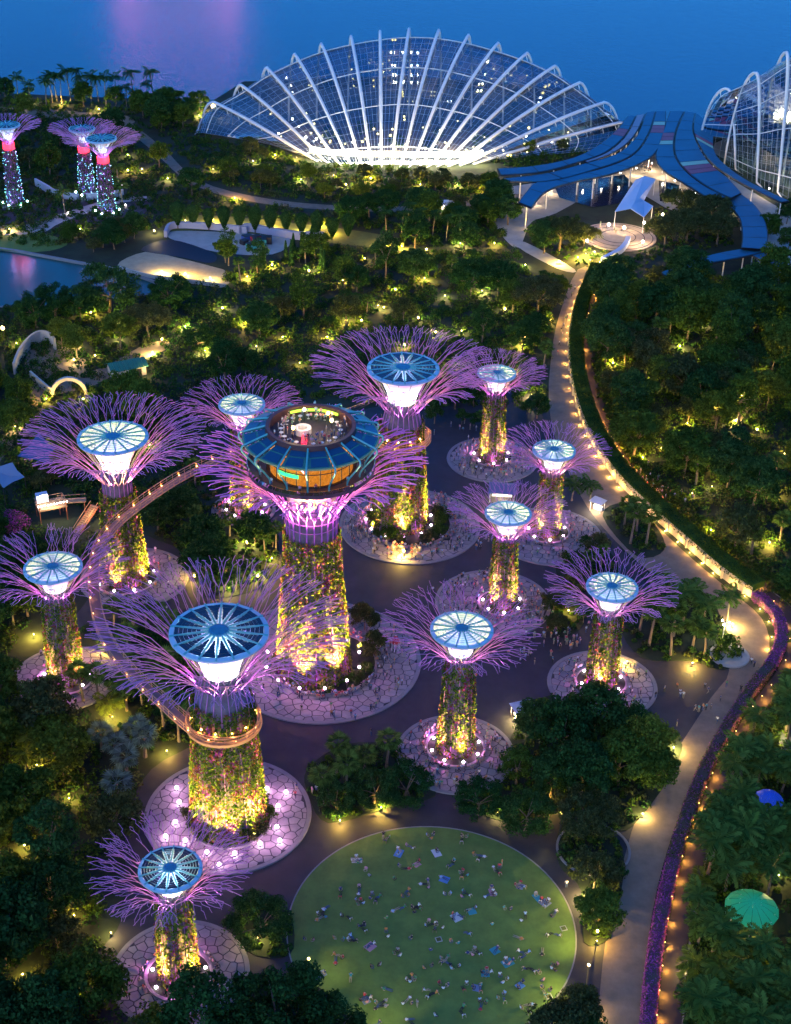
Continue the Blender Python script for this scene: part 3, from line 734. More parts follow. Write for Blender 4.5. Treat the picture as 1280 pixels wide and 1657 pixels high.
for (x, y, l) in POSTS: tag(MB().tube([(0, 0, 0), (0, 0, l + .05)], .09, 6).obj('lamp_pole', M_DARK, None, (x, y, .2)), 'short dark pole carrying a floodlight at the foot of the rooftop bar supertree', 'pole', 'floodlight poles at the bar tree')

# ------------------------------------------------------------------ low bench rings and planting around the trunks
def bench_ring(key, c, r0, r1, label):
    t = thing('planter_ring', label, 'planter', (c[0], c[1], 0), 0, 'round planters at the supertree feet')
    MB().lathe([(r0, .1), (r0, .62), (r1, .62), (r1, .1)], 56).obj('bench', M_KERB, t)
    MB().lathe([(.01, .40), (r0 + .05, .40)], 56).obj('soil', M_GROUND, t)
bench_ring('T50', (-13.2, 232.6), 9.9, 10.5, 'wide round planter with bench edge at the foot of the rooftop bar tree')
bench_ring('T2', (3.0, 284.9), 9.4, 10.1, 'wide round planter with a full bench edge behind the bar tree')
bench_ring('T1', (-27.1, 188.4), 6.9, 7.3, 'dark round planter hugging the trunk of the ring deck tree')
for k in 'ABCDEFGHI':
    c = SP[k][0]; rb = CFG[k]['rb']
    bench_ring(k, c, rb + 2.1, rb + 2.6, 'small round planter at the foot of the ' + {'A': 'tree swept past by the walkway', 'B': 'lime planted tree outside the walkway', 'C': 'short tree at the forest edge', 'D': 'tree above the lawn trees', 'E': 'tree before the pavilion', 'F': 'lime tree beside the palms', 'G': 'tree near the golden wall', 'H': 'tree by the promenade', 'I': 'half hidden pale topped tree'}[k])

# ------------------------------------------------------------------ copper skyway between the two tall trees
SKZ = 22.0
SKY_PX = [(402, 1155), (408, 1172), (398, 1190), (370, 1197), (335, 1193), (305, 1175), (255, 1130), (205, 1083), (172, 1035), (156, 985), (152, 935), (160, 890), (185, 852), (230, 815), (285, 778), (340, 750), (385, 733), (450, 722), (530, 722), (600, 730), (640, 733), (680, 722), (690, 706), (672, 694)]
def skyway():
    line = smooth_line([G(x, y, SKZ) for x, y in SKY_PX], 6)
    root = thing('skyway', 'curved copper walkway hanging in mid air between two tall supertrees', 'walkway', (0, 0, 0))
    deck = wall_line(line, 1.9, SKZ - .22, SKZ).obj('deck', mat('deck_plate', (.16, .10, .12), .7), root)
    for s in (-1, 1):
        e = offset_line(line, s * .95)
        MB().tube([(p.x, p.y, SKZ + 1.2) for p in e], .10, 4).obj('handrail', M_COPPER, root)
        MB().tube([(p.x, p.y, SKZ - .1) for p in e], .14, 4).obj('edge_beam', M_COPPER, root)
        MB().tube([(p.x, p.y, SKZ + .6) for p in e], .05, 4).obj('mid_rail', M_COPPER, root)
    post = MB().box((0, 0, .6), (.10, .10, 1.2)).mesh('baluster', M_COPPER)
    lampm = MB().ball((0, 0, 0), .15, 0, 6, 4).mesh('deck_light', M_BULB_O)
    for s in (-1, 1):
        e = offset_line(line, s * .95); acc = 0
        for i in range(1, len(e)):
            acc += (e[i] - e[i - 1]).length
            if acc > 1.5:
                acc = 0; link('baluster', post, root, (e[i].x, e[i].y, SKZ))
    acc = 0
    for i in range(1, len(line)):
        acc += (line[i] - line[i - 1]).length
        if acc > 3.6:
            acc = 0
            e = offset_line(line, .8)[i]
            link('deck_light', lampm, root, (e.x, e.y, SKZ + .25)); light(root, (e.x, e.y, SKZ + .7), (1, .45, .12), 26, .06)
    cab = MB()
    for key, pts in (('T1', line[:60:8]), ('T2', line[-60::8])):
        c = SP[key][0]
        for p in pts:
            if (Vector((c[0], c[1], SKZ)) - p).length > 5: cab.tube([p + Vector((0, 0, .1)), (c[0] + (p.x - c[0]) * .12, c[1] + (p.y - c[1]) * .12, 33)], .035, 3)
    cab.obj('suspension_cable', M_DARK, root)
skyway()
for key, lab in (('T1', 'amber lit ring deck wrapped around the tall tree beside the lawn path'), ('T2', 'copper ring deck wrapped around the tall tree behind the bar tree')):
    c = SP[key][0]; t = thing('ring_deck', lab, 'deck', (c[0], c[1], 0), 0, 'ring decks of the walkway')
    r0 = 4.6; r1 = 6.1
    MB().lathe([(r0, SKZ - .3), (r1, SKZ - .3), (r1, SKZ - .04), (r0, SKZ - .04), (r0, SKZ - .3)], 48).obj('floor', mat('deck_plate', (0, 0, 0)), t)
    for z in (0.6, 1.2): MB().tube([(r1 * math.cos(2 * PI * i / 48), r1 * math.sin(2 * PI * i / 48), SKZ + z) for i in range(48)], .09, 4, closed=True).obj('rail', M_COPPER, t)
    MB().lathe([(r1, SKZ - .45), (r1 + .2, SKZ - .45), (r1 + .2, SKZ + .05), (r1, SKZ + .05)], 48).obj('edge_beam', M_COPPER, t)
    kiosk = MB()
    for i in range(14):
        a = 2 * PI * i / 14; kiosk.tube([(5.0 * math.cos(a), 5.0 * math.sin(a), SKZ), (5.0 * math.cos(a), 5.0 * math.sin(a), SKZ + 4.6)], .07, 4)
    kiosk.obj('cage_bars', M_COPPER, t)
    lm = MB().ball((0, 0, 0), .2, 0, 6, 4).mesh('deck_light', M_BULB_O)
    for a in (-2.2, -1.7, -1.2, -.7, .2, 3.4):
        link('deck_light', lm, t, (5.2 * math.cos(a), 5.2 * math.sin(a), SKZ + 1.6)); light(t, (5.55 * math.cos(a), 5.55 * math.sin(a), SKZ + 1.5), (1, .5, .12), 110, .08)

# ------------------------------------------------------------------ the three silver-garden supertrees
def silver_tree(base_px, zd, R, label, seed):
    g = G(*base_px); root = thing('supertree', label, 'supertree', (g.x, g.y, 0), 0, 'supertrees lit blue and red in the far garden')
    rb, rm, rn = 2.6, 1.7, 1.35; zn = zd - 5.5
    prof = trunk_profile(rb, rm, rn, zn)
    MB().lathe([(.01, 0)] + prof, 20).obj('trunk_core', M_CORE, root, smooth=True)
    r = np.random.default_rng(seed); n = 5200; a = r.uniform(0, 2 * PI, n); z = r.uniform(.2, zn - 2.5, n)
    rad = np.array([prof_r(prof, q) for q in z]) + r.uniform(.1, .5, n)
    P = np.stack([rad * np.cos(a), rad * np.sin(a), z], 1); N_ = np.stack([np.cos(a), np.sin(a), r.uniform(-.2, .8, n)], 1) + r.normal(size=(n, 3)) * .5
    tag(link('climbing_plants', leaves_mesh('climbing_plants', P, N_, .5 * r.uniform(.6, 1.4, n), [L_BLUE, L_PURPLE, L_LIGHT], r.integers(0, 3, n), .6, .4, seed), root), kind='stuff')
    # string of tiny coloured bulbs on the trunk
    bl = MB(); rr = random.Random(seed)
    for i in range(130):
        aa = rr.uniform(0, 2 * PI); zz = rr.uniform(.4, zn - 3) ; q = prof_r(prof, zz) + .65
        bl.ball((q * math.cos(aa), q * math.sin(aa), zz), .11, rr.choice((0, 0, 0, 1, 2)), 4, 3)
    tag(bl.obj('bulb_string', [mat('tiny_cyan', (1, 1, 1), .5, (.15, .6, 1), 1.6), mat('tiny_green', (1, 1, 1), .5, (.2, 1, .35), 1.4), mat('tiny_violet', (1, 1, 1), .5, (.6, .2, 1), 1.4)], root), kind='stuff')
    nrib = 18; wid = 2 * PI / nrib
    vv = [rib_mesh(seed * 7 + i, [(q + .05, w) for q, w in prof], rn + .2, zn, R * 2.5, zd + .6, wid * 1.25, rod=.085).mesh('steel_rib', M_PURPLE) for i in range(2)]
    for i in range(nrib): link('steel_rib', vv[i % 2], root, rz=wid * i)
    disc_top(root, R, zd, zd - 4.6, rn * .9, True, 14)
    MB().lathe([(rn + .35, zn - 2.4), (rn + .55, zn - 2.4), (rn + .6, zn - .4), (rn + .35, zn - .4)], 20).obj('red_collar', mat('red_collar_glow', (.6, .02, .03), .5, (1, .02, .05), 1.3), root)
    light(root, (0, 0, zd - 2.6), (.6, .8, 1), 420, .4)
    for i in range(4):
        a = PI * i / 2 + .5; light(root, ((rn + 1.4) * math.cos(a), (rn + 1.4) * math.sin(a), zn + .3), (.35, .35, 1.0), 420, .25)
        light(root, ((rn + 1.2) * math.cos(a), (rn + 1.2) * math.sin(a), zn - 1.6), (1, .03, .06), 150, .2)
    for i in range(6):
        a = 2 * PI * i / 6 + .2; p = Vector((g.x + 4.0 * math.cos(a), g.y + 4.0 * math.sin(a), .1))
        floodlight(p, 'pale blue floodlight at the foot of a far blue lit supertree', 'blue floodlights of the far garden', M_BULB_C, (.15, .5, 1.0), 1500, (-math.cos(a) * 2.2, -math.sin(a) * 2.2, 10), .34, 95)
silver_tree((174, 343), 25.2, 5.1, 'the blue and red lit supertree beside the lone palm, fullest of the far three', 31)
silver_tree((25, 330), 27.2, 4.6, 'the blue lit supertree standing apart by the pale path, green bulbs at its foot', 32)
silver_tree((142, 313), 22.8, 4.5, 'the blue lit supertree tucked behind its brighter red collared twin', 33)

# ------------------------------------------------------------------ the long glass dome
def dome_shell(name, label, secs, rib_ids, bars_between, glass_tint, rise=2.2, s_apex=.84, nlev=26, rib_r=(.42, .68), back=1.14, beam=True, ring_every=5, flat=.62):
    """secs: list of (foot, tip) world points; every section is an arch from its foot up over the tip and down behind"""
    root = thing(name, label, 'glasshouse', (0, 0, 0))
    def arch(F, T, s, lift=0.0):
        d = Vector((T.x - F.x, T.y - F.y, 0)); h = T.z + lift
        # s 0..1 foot to tip, 1..back down behind
        if s <= 1: z = h * (flat * s + (1 - flat) * math.sin(s * PI / 2)) ; hor = s
        else:
            q = (s - 1) / .5; hor = 1 + (back - 1) * math.sin(q * PI / 2); z = h * (math.cos(q * PI / 2) if flat < .5 else (math.cos(q * PI / 2) * .8 + .2 * (1 - q)))
        return Vector((F.x + d.x * hor, F.y + d.y * hor, max(z, .05)))
    fine = []
    n = len(secs)
    for i in range(n - 1):
        for k in range(bars_between): fine.append((i + k / bars_between))
    fine.append(n - 1.0)
    Fs = [s_[0] for s_ in secs]; Ts = [s_[1] for s_ in secs]
    def at(u, L):
        i = min(int(u), n - 2); t = u - i
        p0, p1, p2, p3 = L[max(i - 1, 0)], L[i], L[i + 1], L[min(i + 2, n - 1)]
        return 0.5 * ((2 * p1) + (p2 - p0) * t + (2 * p0 - 5 * p1 + 4 * p2 - p3) * t * t + (3 * p1 - p0 - 3 * p2 + p3) * t ** 3)
    S = [1.5 * (j / nlev) for j in range(nlev + 1)]
    grid = []
    for u in fine:
        F, T = at(u, Fs), at(u, Ts); T2 = Vector((T.x, T.y, T.z - rise))
        grid.append([arch(F, T2, s) for s in S])
    m_ = len(S)
    sh = MB(); sh.add([p for row in grid for p in row], [(i * m_ + j, (i + 1) * m_ + j, (i + 1) * m_ + j + 1, i * m_ + j + 1) for i in range(len(grid) - 1) for j in range(m_ - 1)])
    sh.obj('glass_shell', glass_mat('dome_glass', glass_tint, .24, .03), root)
    bars = MB()
    for i, row in enumerate(grid): bars.tube(row, .06, 3, caps=False)
    for j in range(1, m_): bars.tube([row[j] for row in grid], .055, 3, caps=False)
    tag(bars.obj('glazing_bars', mat('glazing_bar', (.34, .40, .48), .5), root), kind='stuff')
    rings = MB()
    for j in range(2, m_ - 1, ring_every): rings.tube([row[j] + Vector((0, 0, .15)) for row in grid], .17, 4, caps=False)
    rings.obj('ring_beams', M_WHITE, root)
    for u in rib_ids:
        F, T = at(u, Fs), at(u, Ts)
        ext = (F - Vector((T.x, T.y, 0))); ext.z = 0; ext.normalize()
        ss = [-.0] + [1.5 * j / 30 for j in range(1, 31)]
        pts = [F + ext * 4.5 + Vector((0, 0, -.3))] + [arch(F, T, s, 0) for s in ss]
        pts = [p + Vector((0, 0, .6 if 0 < i else 0)) for i, p in enumerate(pts)]
        rr = [rib_r[0] * .35] + [rib_r[0] + (rib_r[1] - rib_r[0]) * math.sin(PI * min(1, s / 1.3)) for s in ss]
        ribo = MB().tube(pts, rr, 6).obj('arch_rib', M_WHITE, root, smooth=True)
        pr = MB()
        for s in [.15 + .12 * k for k in range(9)]:
            a_ = arch(F, T, s) ; c_ = arch(F, Vector((T.x, T.y, T.z - rise)), s)
            pr.tube([a_ + Vector((0, 0, .2)), c_ + Vector((.6, 0, 0))], [.22, .09], 4)
        pr.obj('rib_props', M_WHITE, ribo)
    return root, at, Fs, Ts, arch
TIPS = [(347, 168), (390, 140), (432, 112), (477, 90), (520, 73), (568, 61), (615, 53), (662, 49), (710, 51), (758, 59), (806, 72), (853, 88), (898, 109), (938, 136), (978, 168), (1003, 201)]
FEET = [(503, 258), (524, 262), (545, 264), (565, 265), (583, 266), (600, 266), (617, 266), (634, 266), (651, 266), (668, 267), (685, 267), (702, 267), (719, 267), (738, 267), (758, 266), (780, 264)]
HT = [10, 17, 23, 28, 32, 35, 37, 38, 38, 37, 35, 32, 28, 23, 16, 8]
secs = [(G(452, 236), G(331, 206, 3.5))] + [(G(*f), G(*t, h)) for f, t, h in zip(FEET, TIPS, HT)] + [(G(806, 258), G(985, 232, 3.5))]
DOME = dome_shell('glass_dome', 'huge shell shaped glass dome with sixteen white fanned arch ribs by the bay', secs, list(range(1, 17)), 4, (.55, .70, .80))
droot, dat, dF, dT, darch = DOME
# lit base beam along the front edge
line = smooth_line([dat(1 + 15 * k / 12, dF) + Vector((0, -0.8, 4.2)) for k in range(13)], 3)
MB().tube(line, .95, 6).obj('lit_base_beam', mat('base_beam_glow', (1, .95, .85), .5, (1.0, .90, .62), 6.0), droot)
for k in range(13):
    p = dat(1 + 15 * k / 12, dF); light(droot, p + Vector((0, 1.5, 4.6)), (1, .86, .58), 1500, .2)
    if k % 2 == 0: light(droot, p + Vector((0, -4.0, 3.2)), (1, .74, .25), 1500, .2)
light(droot, G(346, 168, 6) + Vector((0, -2, 0)), (1, .8, .35), 1600, .5)
tag(MB().ball((0, 0, 0), .9, 0, 8, 6).obj('garden_lamp', M_BULB_Y, None, G(345, 172, 5)), 'bright yellow lamp at the low end of the glass dome', 'lamp')
px_sheet('dome_floor', [(452, 240), (520, 256), (640, 260), (760, 262), (806, 258), (975, 225), (960, 190), (800, 150), (640, 140), (480, 150), (350, 195)], 0.06, M_PATH)
# Cloud dome at the edge of the picture
TIP2 = [(1166, 214, 16), (1180, 179, 27), (1219, 140, 37), (1264, 100, 47), (1312, 66, 55), (1370, 45, 60), (1440, 50, 58)]
FOOT2 = [(1176, 262), (1190, 276), (1224, 298), (1258, 314), (1305, 332), (1370, 345), (1440, 350)]
secs2 = []
for (x, y, h), f in zip(TIP2, FOOT2):
    T = G(x, y, h); F = G(*f); secs2.append((F, Vector((T.x + 4, max(T.y, F.y + 9), h))))
C2 = dome_shell('glass_dome', 'steep glass dome with white outer ribs, cut by the picture edge beside the blue roofs', secs2, [1, 2, 3, 4, 5], 5, (.62, .74, .78), rise=2.4, s_apex=.5, nlev=30, back=2.2, flat=.1)
C2[0]['label'] = 'steep tall glass dome with white ribs beside the blue entrance roofs'
for i in (1, 2, 3, 4): light(C2[0], secs2[i][0] + Vector((6, 9, 5)), (1, .82, .45), 3000, .2)
for i in (1, 2, 3): light(C2[0], secs2[i][0] + Vector((5, 12, 16)), (1, .9, .7), 1500, .12)

# ------------------------------------------------------------------ blue ribbon roofs of the entrance
M_BLUE = mat('blue_roof', (.010, .125, .23), .55, noise=.10, nscale=.2)
M_BLUE2 = mat('grey_lilac_roof', (.24, .24, .30), .5)
M_RRED = mat('red_roof_panel', (.32, .05, .09), .5); M_RGRN = mat('pale_green_roof_panel', (.35, .55, .36), .5)
def z2(pts): return [(640 + x / 2, y / 2) for x, y in pts]
def roof_strip(name, label, e0, e1, z, nseg, colors, mats=None, gap=.35, group='curved blue roofs of the entrance'):
    """a curved roof ribbon between two edges, laid in cross panels with dark joints; each panel a piece"""
    A = smooth_line(gp(e0, z), 8); Bq = smooth_line(gp(e1, z), 8)
    def samp(L, t):
        d = [0]
        for i in range(1, len(L)): d.append(d[-1] + (L[i] - L[i - 1]).length)
        t *= d[-1]
        for i in range(1, len(L)):
            if d[i] >= t: return L[i - 1].lerp(L[i], (t - d[i - 1]) / max(d[i] - d[i - 1], 1e-6))
        return L[-1]
    root = thing(name, label, 'roof', (0, 0, 0), 0, group)
    n = nseg * 5
    a = [samp(A, i / n) for i in range(n + 1)]; c = [samp(Bq, i / n) for i in range(n + 1)]
    MB().add([(p.x, p.y, z - .5) for p in a] + [(p.x, p.y, z - .5) for p in c] + [(p.x, p.y, z - .12) for p in a] + [(p.x, p.y, z - .12) for p in c],
             [(i, i + 1, n + 2 + i, n + 1 + i) for i in range(n)] + [(2 * n + 2 + i, 3 * n + 3 + i, 3 * n + 4 + i, 2 * n + 3 + i) for i in range(n)] + [(i, 2 * n + 2 + i, 2 * n + 3 + i, i + 1) for i in range(n)] + [(n + 1 + i, n + 2 + i, 3 * n + 4 + i, 3 * n + 3 + i) for i in range(n)]).obj('roof_deck', M_DARK, root)
    for s in range(nseg):
        k = colors.get(s, 0) if isinstance(colors, dict) else 0
        rows = [(0.0, 1.0, k)] if not isinstance(k, (list, tuple)) else [(i / len(k), (i + 1) / len(k), q) for i, q in enumerate(k)]
        for (t0, t1, q) in rows:
            m_ = 5; us = [s + t0 + .015 + (t1 - t0 - .03) * i / m_ for i in range(m_ + 1)]
            L0 = [samp(A, u / nseg) for u in us]; L1 = [samp(Bq, u / nseg) for u in us]
            X = []; Y = []
            for p, w in zip(L0, L1):
                d = (w - p); l = d.length; g_ = min(gap / max(l, .01), .2); X.append(p + d * g_); Y.append(w - d * g_)
            vs = [(p.x, p.y, z + dz) for dz in (-.1, .12) for p in X + Y]; h = m_ + 1; H2 = 2 * h
            fs = [(H2 + i, H2 + h + i, H2 + h + i + 1, H2 + i + 1) for i in range(m_)] + [(i, H2 + i, H2 + i + 1, i + 1) for i in range(m_)] + [(h + i, h + i + 1, H2 + h + i + 1, H2 + h + i) for i in range(m_)]
            MB().add(vs, fs).obj('roof_panel', [M_BLUE, M_RRED, M_RGRN, M_BLUE2][q], root)
    col = MB().lathe([(.22, 0), (.22, z - .5)], 8).mesh('column', M_WHITE)
    for i in range(2, n, max(4, n // 6)):
        p = a[i].lerp(c[i], .5); link('column', col, root, (p.x, p.y, 0))
    return root
RZ = 9.0
roof_strip('entrance_roof', 'narrow blue roof ribbon with red panels beside the big glass dome', z2([(752, 375), (705, 430), (640, 480), (560, 515), (440, 538), (330, 545)]), z2([(778, 375), (742, 440), (680, 492), (590, 525), (470, 556), (340, 566)]), RZ + 1, 7, {1: [0, 1, 1]})
roof_strip('entrance_roof', 'slim lilac grey roof ribbon between two blue ones', z2([(780, 374), (745, 440), (686, 492), (610, 522)]), z2([(808, 368), (772, 440), (710, 492), (620, 526)]), RZ + .6, 4, {0: 3, 1: 3, 2: 3, 3: 3})
roof_strip('entrance_roof', 'long blue roof ribbon running down beside the lilac grey one', z2([(812, 363), (780, 440), (716, 497), (600, 532), (480, 562), (345, 578)]), z2([(842, 360), (815, 440), (760, 505), (640, 550), (500, 585), (370, 586)]), RZ + .3, 6, {})
roof_strip('entrance_roof', 'broad blue roof ribbon with a red panel that hooks round the pond', z2([(843, 360), (817, 440), (762, 507), (645, 552), (540, 570), (455, 590), (420, 625), (398, 655)]), z2([(876, 358), (872, 420), (845, 490), (790, 530), (690, 565), (580, 588), (490, 618), (440, 672)]), RZ, 9, {1: [2, 1, 1]})
roof_strip('entrance_roof', 'blue roof ribbon with red and green panels along the pond edge', z2([(888, 360), (860, 440), (842, 500), (860, 545), (930, 590), (1010, 640)]), z2([(935, 360), (905, 430), (903, 500), (940, 555), (1005, 605), (1080, 640)]), RZ, 7, {2: [1, 1, 2]})
roof_strip('entrance_roof', 'widest blue roof ribbon banded pale green and red, leading to the curved walk', z2([(937, 360), (908, 430), (906, 500), (944, 555), (1010, 604), (1085, 642)]), z2([(971, 366), (962, 420), (985, 480), (1020, 530), (1080, 580), (1120, 625)]), RZ + .4, 8, {5: [2, 1, 1]})
roof_strip('entrance_roof', 'blue roof ribbon with small red panels nearest the steep glass dome', z2([(973, 366), (965, 420), (988, 478), (1025, 528), (1090, 575), (1180, 622), (1250, 655)]), z2([(1037, 410), (1028, 460), (1040, 505), (1085, 548), (1140, 585), (1200, 615), (1275, 650)]), RZ, 9, {2: [0, 1, 2]})
roof_strip('entrance_roof', 'curved blue covered walk roof bending round the spreading trees', z2([(1012, 644), (1075, 668), (1112, 705), (1122, 760), (1118, 802)]), z2([(1124, 630), (1165, 665), (1195, 710), (1206, 760), (1200, 808)]), RZ - 1.2, 5, {})
roof_strip('entrance_roof', 'straight blue covered walk roof in front of the spreading trees', z2([(1118, 806), (1030, 822), (940, 850), (860, 880)]), z2([(1200, 812), (1120, 832), (1000, 856), (872, 894)]), RZ - 2.4, 4, {})
roof_strip('entrance_roof', 'short blue covered walk stub at the path junction', z2([(1202, 806), (1225, 830), (1260, 850)]), z2([(1150, 824), (1200, 850), (1250, 868)]), RZ - 2.8, 3, {})
for x, y in [(1055, 264), (1030, 272), (1004, 280), (975, 284), (945, 286), (1075, 275), (1092, 292), (1125, 312), (890, 300), (862, 318), (1190, 330), (1245, 305)]:
    p = G(x, y, 3); t = thing('ceiling_lamp', 'warm lamp under the blue entrance roofs', 'lamp', p, 0, 'lamps under the blue entrance roofs')
    MB().ball((0, 0, 0), .22, 0, 8, 5).obj('lamp_glass', M_BULB_W, t); MB().tube([(0, 0, .2), (0, 0, 5.2)], .03, 4).obj('lamp_rod', M_DARK, t); light(t, (0, 0, -.5), (1, .72, .42), 900, .12)
# amphitheatre court with its white tent
ac = G(1000, 384); AR = 118 / 2 * mpp(ac) + .5
o = MB().prism(circle((ac.x, ac.y), AR, 60), 0, .3).obj('round_court', mat('court_paving', (.40, .32, .26), .8, noise=.15, nscale=.5)); struct(o)
b = MB()
for k, r_ in enumerate((AR * .45, AR * .68, AR * .9)): b.lathe([(r_, .3), (r_, .38), (r_ + .25, .38), (r_ + .25, .3)], 48, 0, (ac.x, ac.y, 0))
tag(b.obj('step_ring', M_JOINT), 'dark curved step rings set in the round lit court', 'step')
tent = thing('tent', 'white pitched tent roof over the court stage', 'tent', (0, 0, 0))
def quad3(pts, name, material, parent, th=.12):
    a = [Vector(p) for p in pts]; n_ = (a[1] - a[0]).cross(a[2] - a[0]).normalized() * th
    MB().add(a + [p - n_ for p in a], [tuple(range(len(a))), tuple(range(2 * len(a) - 1, len(a) - 1, -1))] + [(i, len(a) + i, len(a) + (i + 1) % len(a), (i + 1) % len(a)) for i in range(len(a))]).obj(name, material, parent)
M_TENT = mat('tent_cloth', (.50, .60, .75), .6)
zt_ = 6.5
quad3([G(1028, 292, zt_), G(1043, 285, zt_ + 2), G(1026, 330, zt_ + 2.4), G(995, 343, zt_)], 'roof_slope', M_TENT, tent)
quad3([G(1043, 285, zt_ + 2), G(1061, 290, zt_), G(1042, 325, zt_), G(1026, 330, zt_ + 2.4)], 'roof_slope', M_TENT, tent)
quad3([G(1026, 330, zt_ + 2.4), G(1042, 325, zt_), G(1057, 334, zt_), G(1042, 352, zt_ - .3), G(1020, 338, zt_ + 2.2)], 'roof_slope', M_TENT, tent)
quad3([G(995, 343, zt_), G(1026, 330, zt_ + 2.4), G(1020, 338, zt_ + 2.2)], 'gable', M_TENT, tent)
for x, y in ((996, 343), (1042, 351), (1056, 334), (1029, 292), (1060, 290)):
    p = G(x, y, zt_ - .4); MB().tube([(p.x, p.y, .2), (p.x, p.y, zt_ - .4)], .1, 6).obj('pole', M_WHITE, tent)
for x, y, pw in ((950, 391, 2600), (1040, 393, 2600), (1072, 349, 2600), (985, 365, 900), (1010, 370, 900), (1042, 362, 500)):
    p = G(x, y, 1.4); t = thing('court_lamp', 'warm globe lamp on the round lit court', 'lamp', (p.x, p.y, .3), 0, 'lamps of the round court')
    MB().tube([(0, 0, 0), (0, 0, 1.2)], .05, 5).obj('post', M_DARK, t); MB().ball((0, 0, 1.5), .42, 0, 8, 6).obj('lamp_glass', M_BULB_W, t); light(t, (0, 0, 2.1), (1, .62, .28), pw, .12)
sw = wall_line(smooth_line(gp([(975, 425), (1000, 412), (1012, 400), (1016, 390)], 0), 6), 1.6, .2, 1.8).obj('curved_sail_wall', M_TENT); tag(sw, 'curved pale blue sail wall in front of the round court', 'wall')

# ------------------------------------------------------------------ hedge wall, bougainvillea, back lane and its lamps
HEDGE1 = smooth_line(gp([(958, 440), (934, 500), (924, 560), (928, 620), (944, 680), (968, 730), (1003, 780), (1055, 832), (1115, 885), (1172, 934), (1218, 966)]), 6)
HEDGE2 = smooth_line(gp([(1220, 968), (1252, 995), (1264, 1035), (1248, 1078), (1215, 1122), (1172, 1190), (1136, 1260), (1106, 1340), (1081, 1430), (1061, 1530), (1048, 1657), (1044, 1760)]), 6)
hw = thing('hedge_wall', 'long golden lit retaining wall under the clipped green hedge along the promenade', 'wall')
wall_line(HEDGE1, 1.2, 0, 2.6).obj('wall_face', mat('cream_wall', (.55, .47, .33), .85, noise=.12, nscale=.8), hw)
acc = 0; e_ = offset_line(HEDGE1, -.78); lastp = None
but = MB().box((0, 0, 1.25), (.35, .5, 2.5)).mesh('pier', mat('cream_wall', (0, 0, 0)))
for i in range(1, len(e_)):
    acc += (e_[i] - e_[i - 1]).length
    if acc > 6: acc = 0; link('pier', but, hw, (e_[i].x, e_[i].y, 0), rz=math.atan2(e_[i].y - e_[i - 1].y, e_[i].x - e_[i - 1].x))
def hedge_leaves(name, line, w, z0, z1, n, size, mats, weights, seed, label, cat='hedge', split=None):
    r = np.random.default_rng(seed)
    L = np.array([(p.x, p.y) for p in line]); d = np.r_[0, np.cumsum(np.linalg.norm(np.diff(L, axis=0), axis=1))]
    t = r.uniform(0, d[-1], n); i = np.clip(np.searchsorted(d, t) - 1, 0, len(L) - 2); f = (t - d[i]) / np.maximum(d[i + 1] - d[i], 1e-6)
    c = L[i] + (L[i + 1] - L[i]) * f[:, None]; tan = L[i + 1] - L[i]; tan /= np.linalg.norm(tan, axis=1, keepdims=True); nor = np.stack([tan[:, 1], -tan[:, 0]], 1)
    u = r.uniform(-1, 1, n); top = r.random(n) < .62
    off = np.where(top, u, np.sign(u)) * w / 2 + r.normal(size=n) * .10
    zz = np.where(top, z1 + .25 * np.sin(t * .9) * np.sin(t * .37) + r.normal(size=n) * .12, r.uniform(z0, z1, n))
    P = np.stack([c[:, 0] + nor[:, 0] * off, c[:, 1] + nor[:, 1] * off, zz], 1)
    N_ = np.stack([nor[:, 0] * off, nor[:, 1] * off, np.where(top, 1.0, .3)], 1) + r.normal(size=(n, 3)) * .45
    k = np.sin(t * .21 + seed) + .6 * np.sin(t * .57) + r.normal(size=n) * .5
    if split is not None: mi = split(t / d[-1], r)
    else: mi = np.digitize(k, np.quantile(k, np.cumsum(weights)[:-1]))
    root = thing(name, label, cat)
    a_ = wall_line(line, w - .35, z0, z1 - .12).obj('twig_core', mats[1], root)
    tag(link('foliage', leaves_mesh('foliage', P, N_, size * r.uniform(.6, 1.3, n), mats, mi, .6, 0, seed), root), kind='stuff')
    return root
hedge_leaves('hedge', offset_line(HEDGE1, 1.3), 3.9, 1.6, 3.3, 22000, .40, [L_DARK, L_MID], (.7, .3), 3, 'long clipped dark green hedge on top of the golden wall')
hedge_leaves('flower_hedge', HEDGE2, 2.3, .05, 1.7, 17000, .34, [L_PURPLE, L_GREYP, L_MID], (.6, .3, .1), 4, 'purple and grey flowering hedge snaking between promenade and lane', 'hedge',
    lambda s, r: np.where(r.random(len(s)) < np.where((s < .20) | (s > .66), .95, .28), 0, np.where(r.random(len(s)) < .62, 1, 2)))
struct(ribbon(offset_line(HEDGE1, 5.0), -1.8, 1.8, .03, 'lane', M_ASPHALT)); struct(ribbon(offset_line(HEDGE2, 3.2), -1.7, 1.7, .035, 'lane', M_ASPHALT))
struct(ribbon(offset_line(HEDGE2, 5.1), -.15, .15, .05, 'lane_kerb', M_KERB))
LANE_PX = [(1247, 1115), (1232, 1133), (1217, 1150), (1204, 1170), (1190, 1190), (1176, 1212), (1165, 1234), (1152, 1258), (1142, 1281), (1130, 1307), (1121, 1334), (1111, 1362), (1103, 1393), (1094, 1425), (1086, 1458), (1080, 1494), (1075, 1532), (1071, 1570), (1066, 1610), (1062, 1650), (1272, 1015), (1277, 1040), (1270, 1075)]
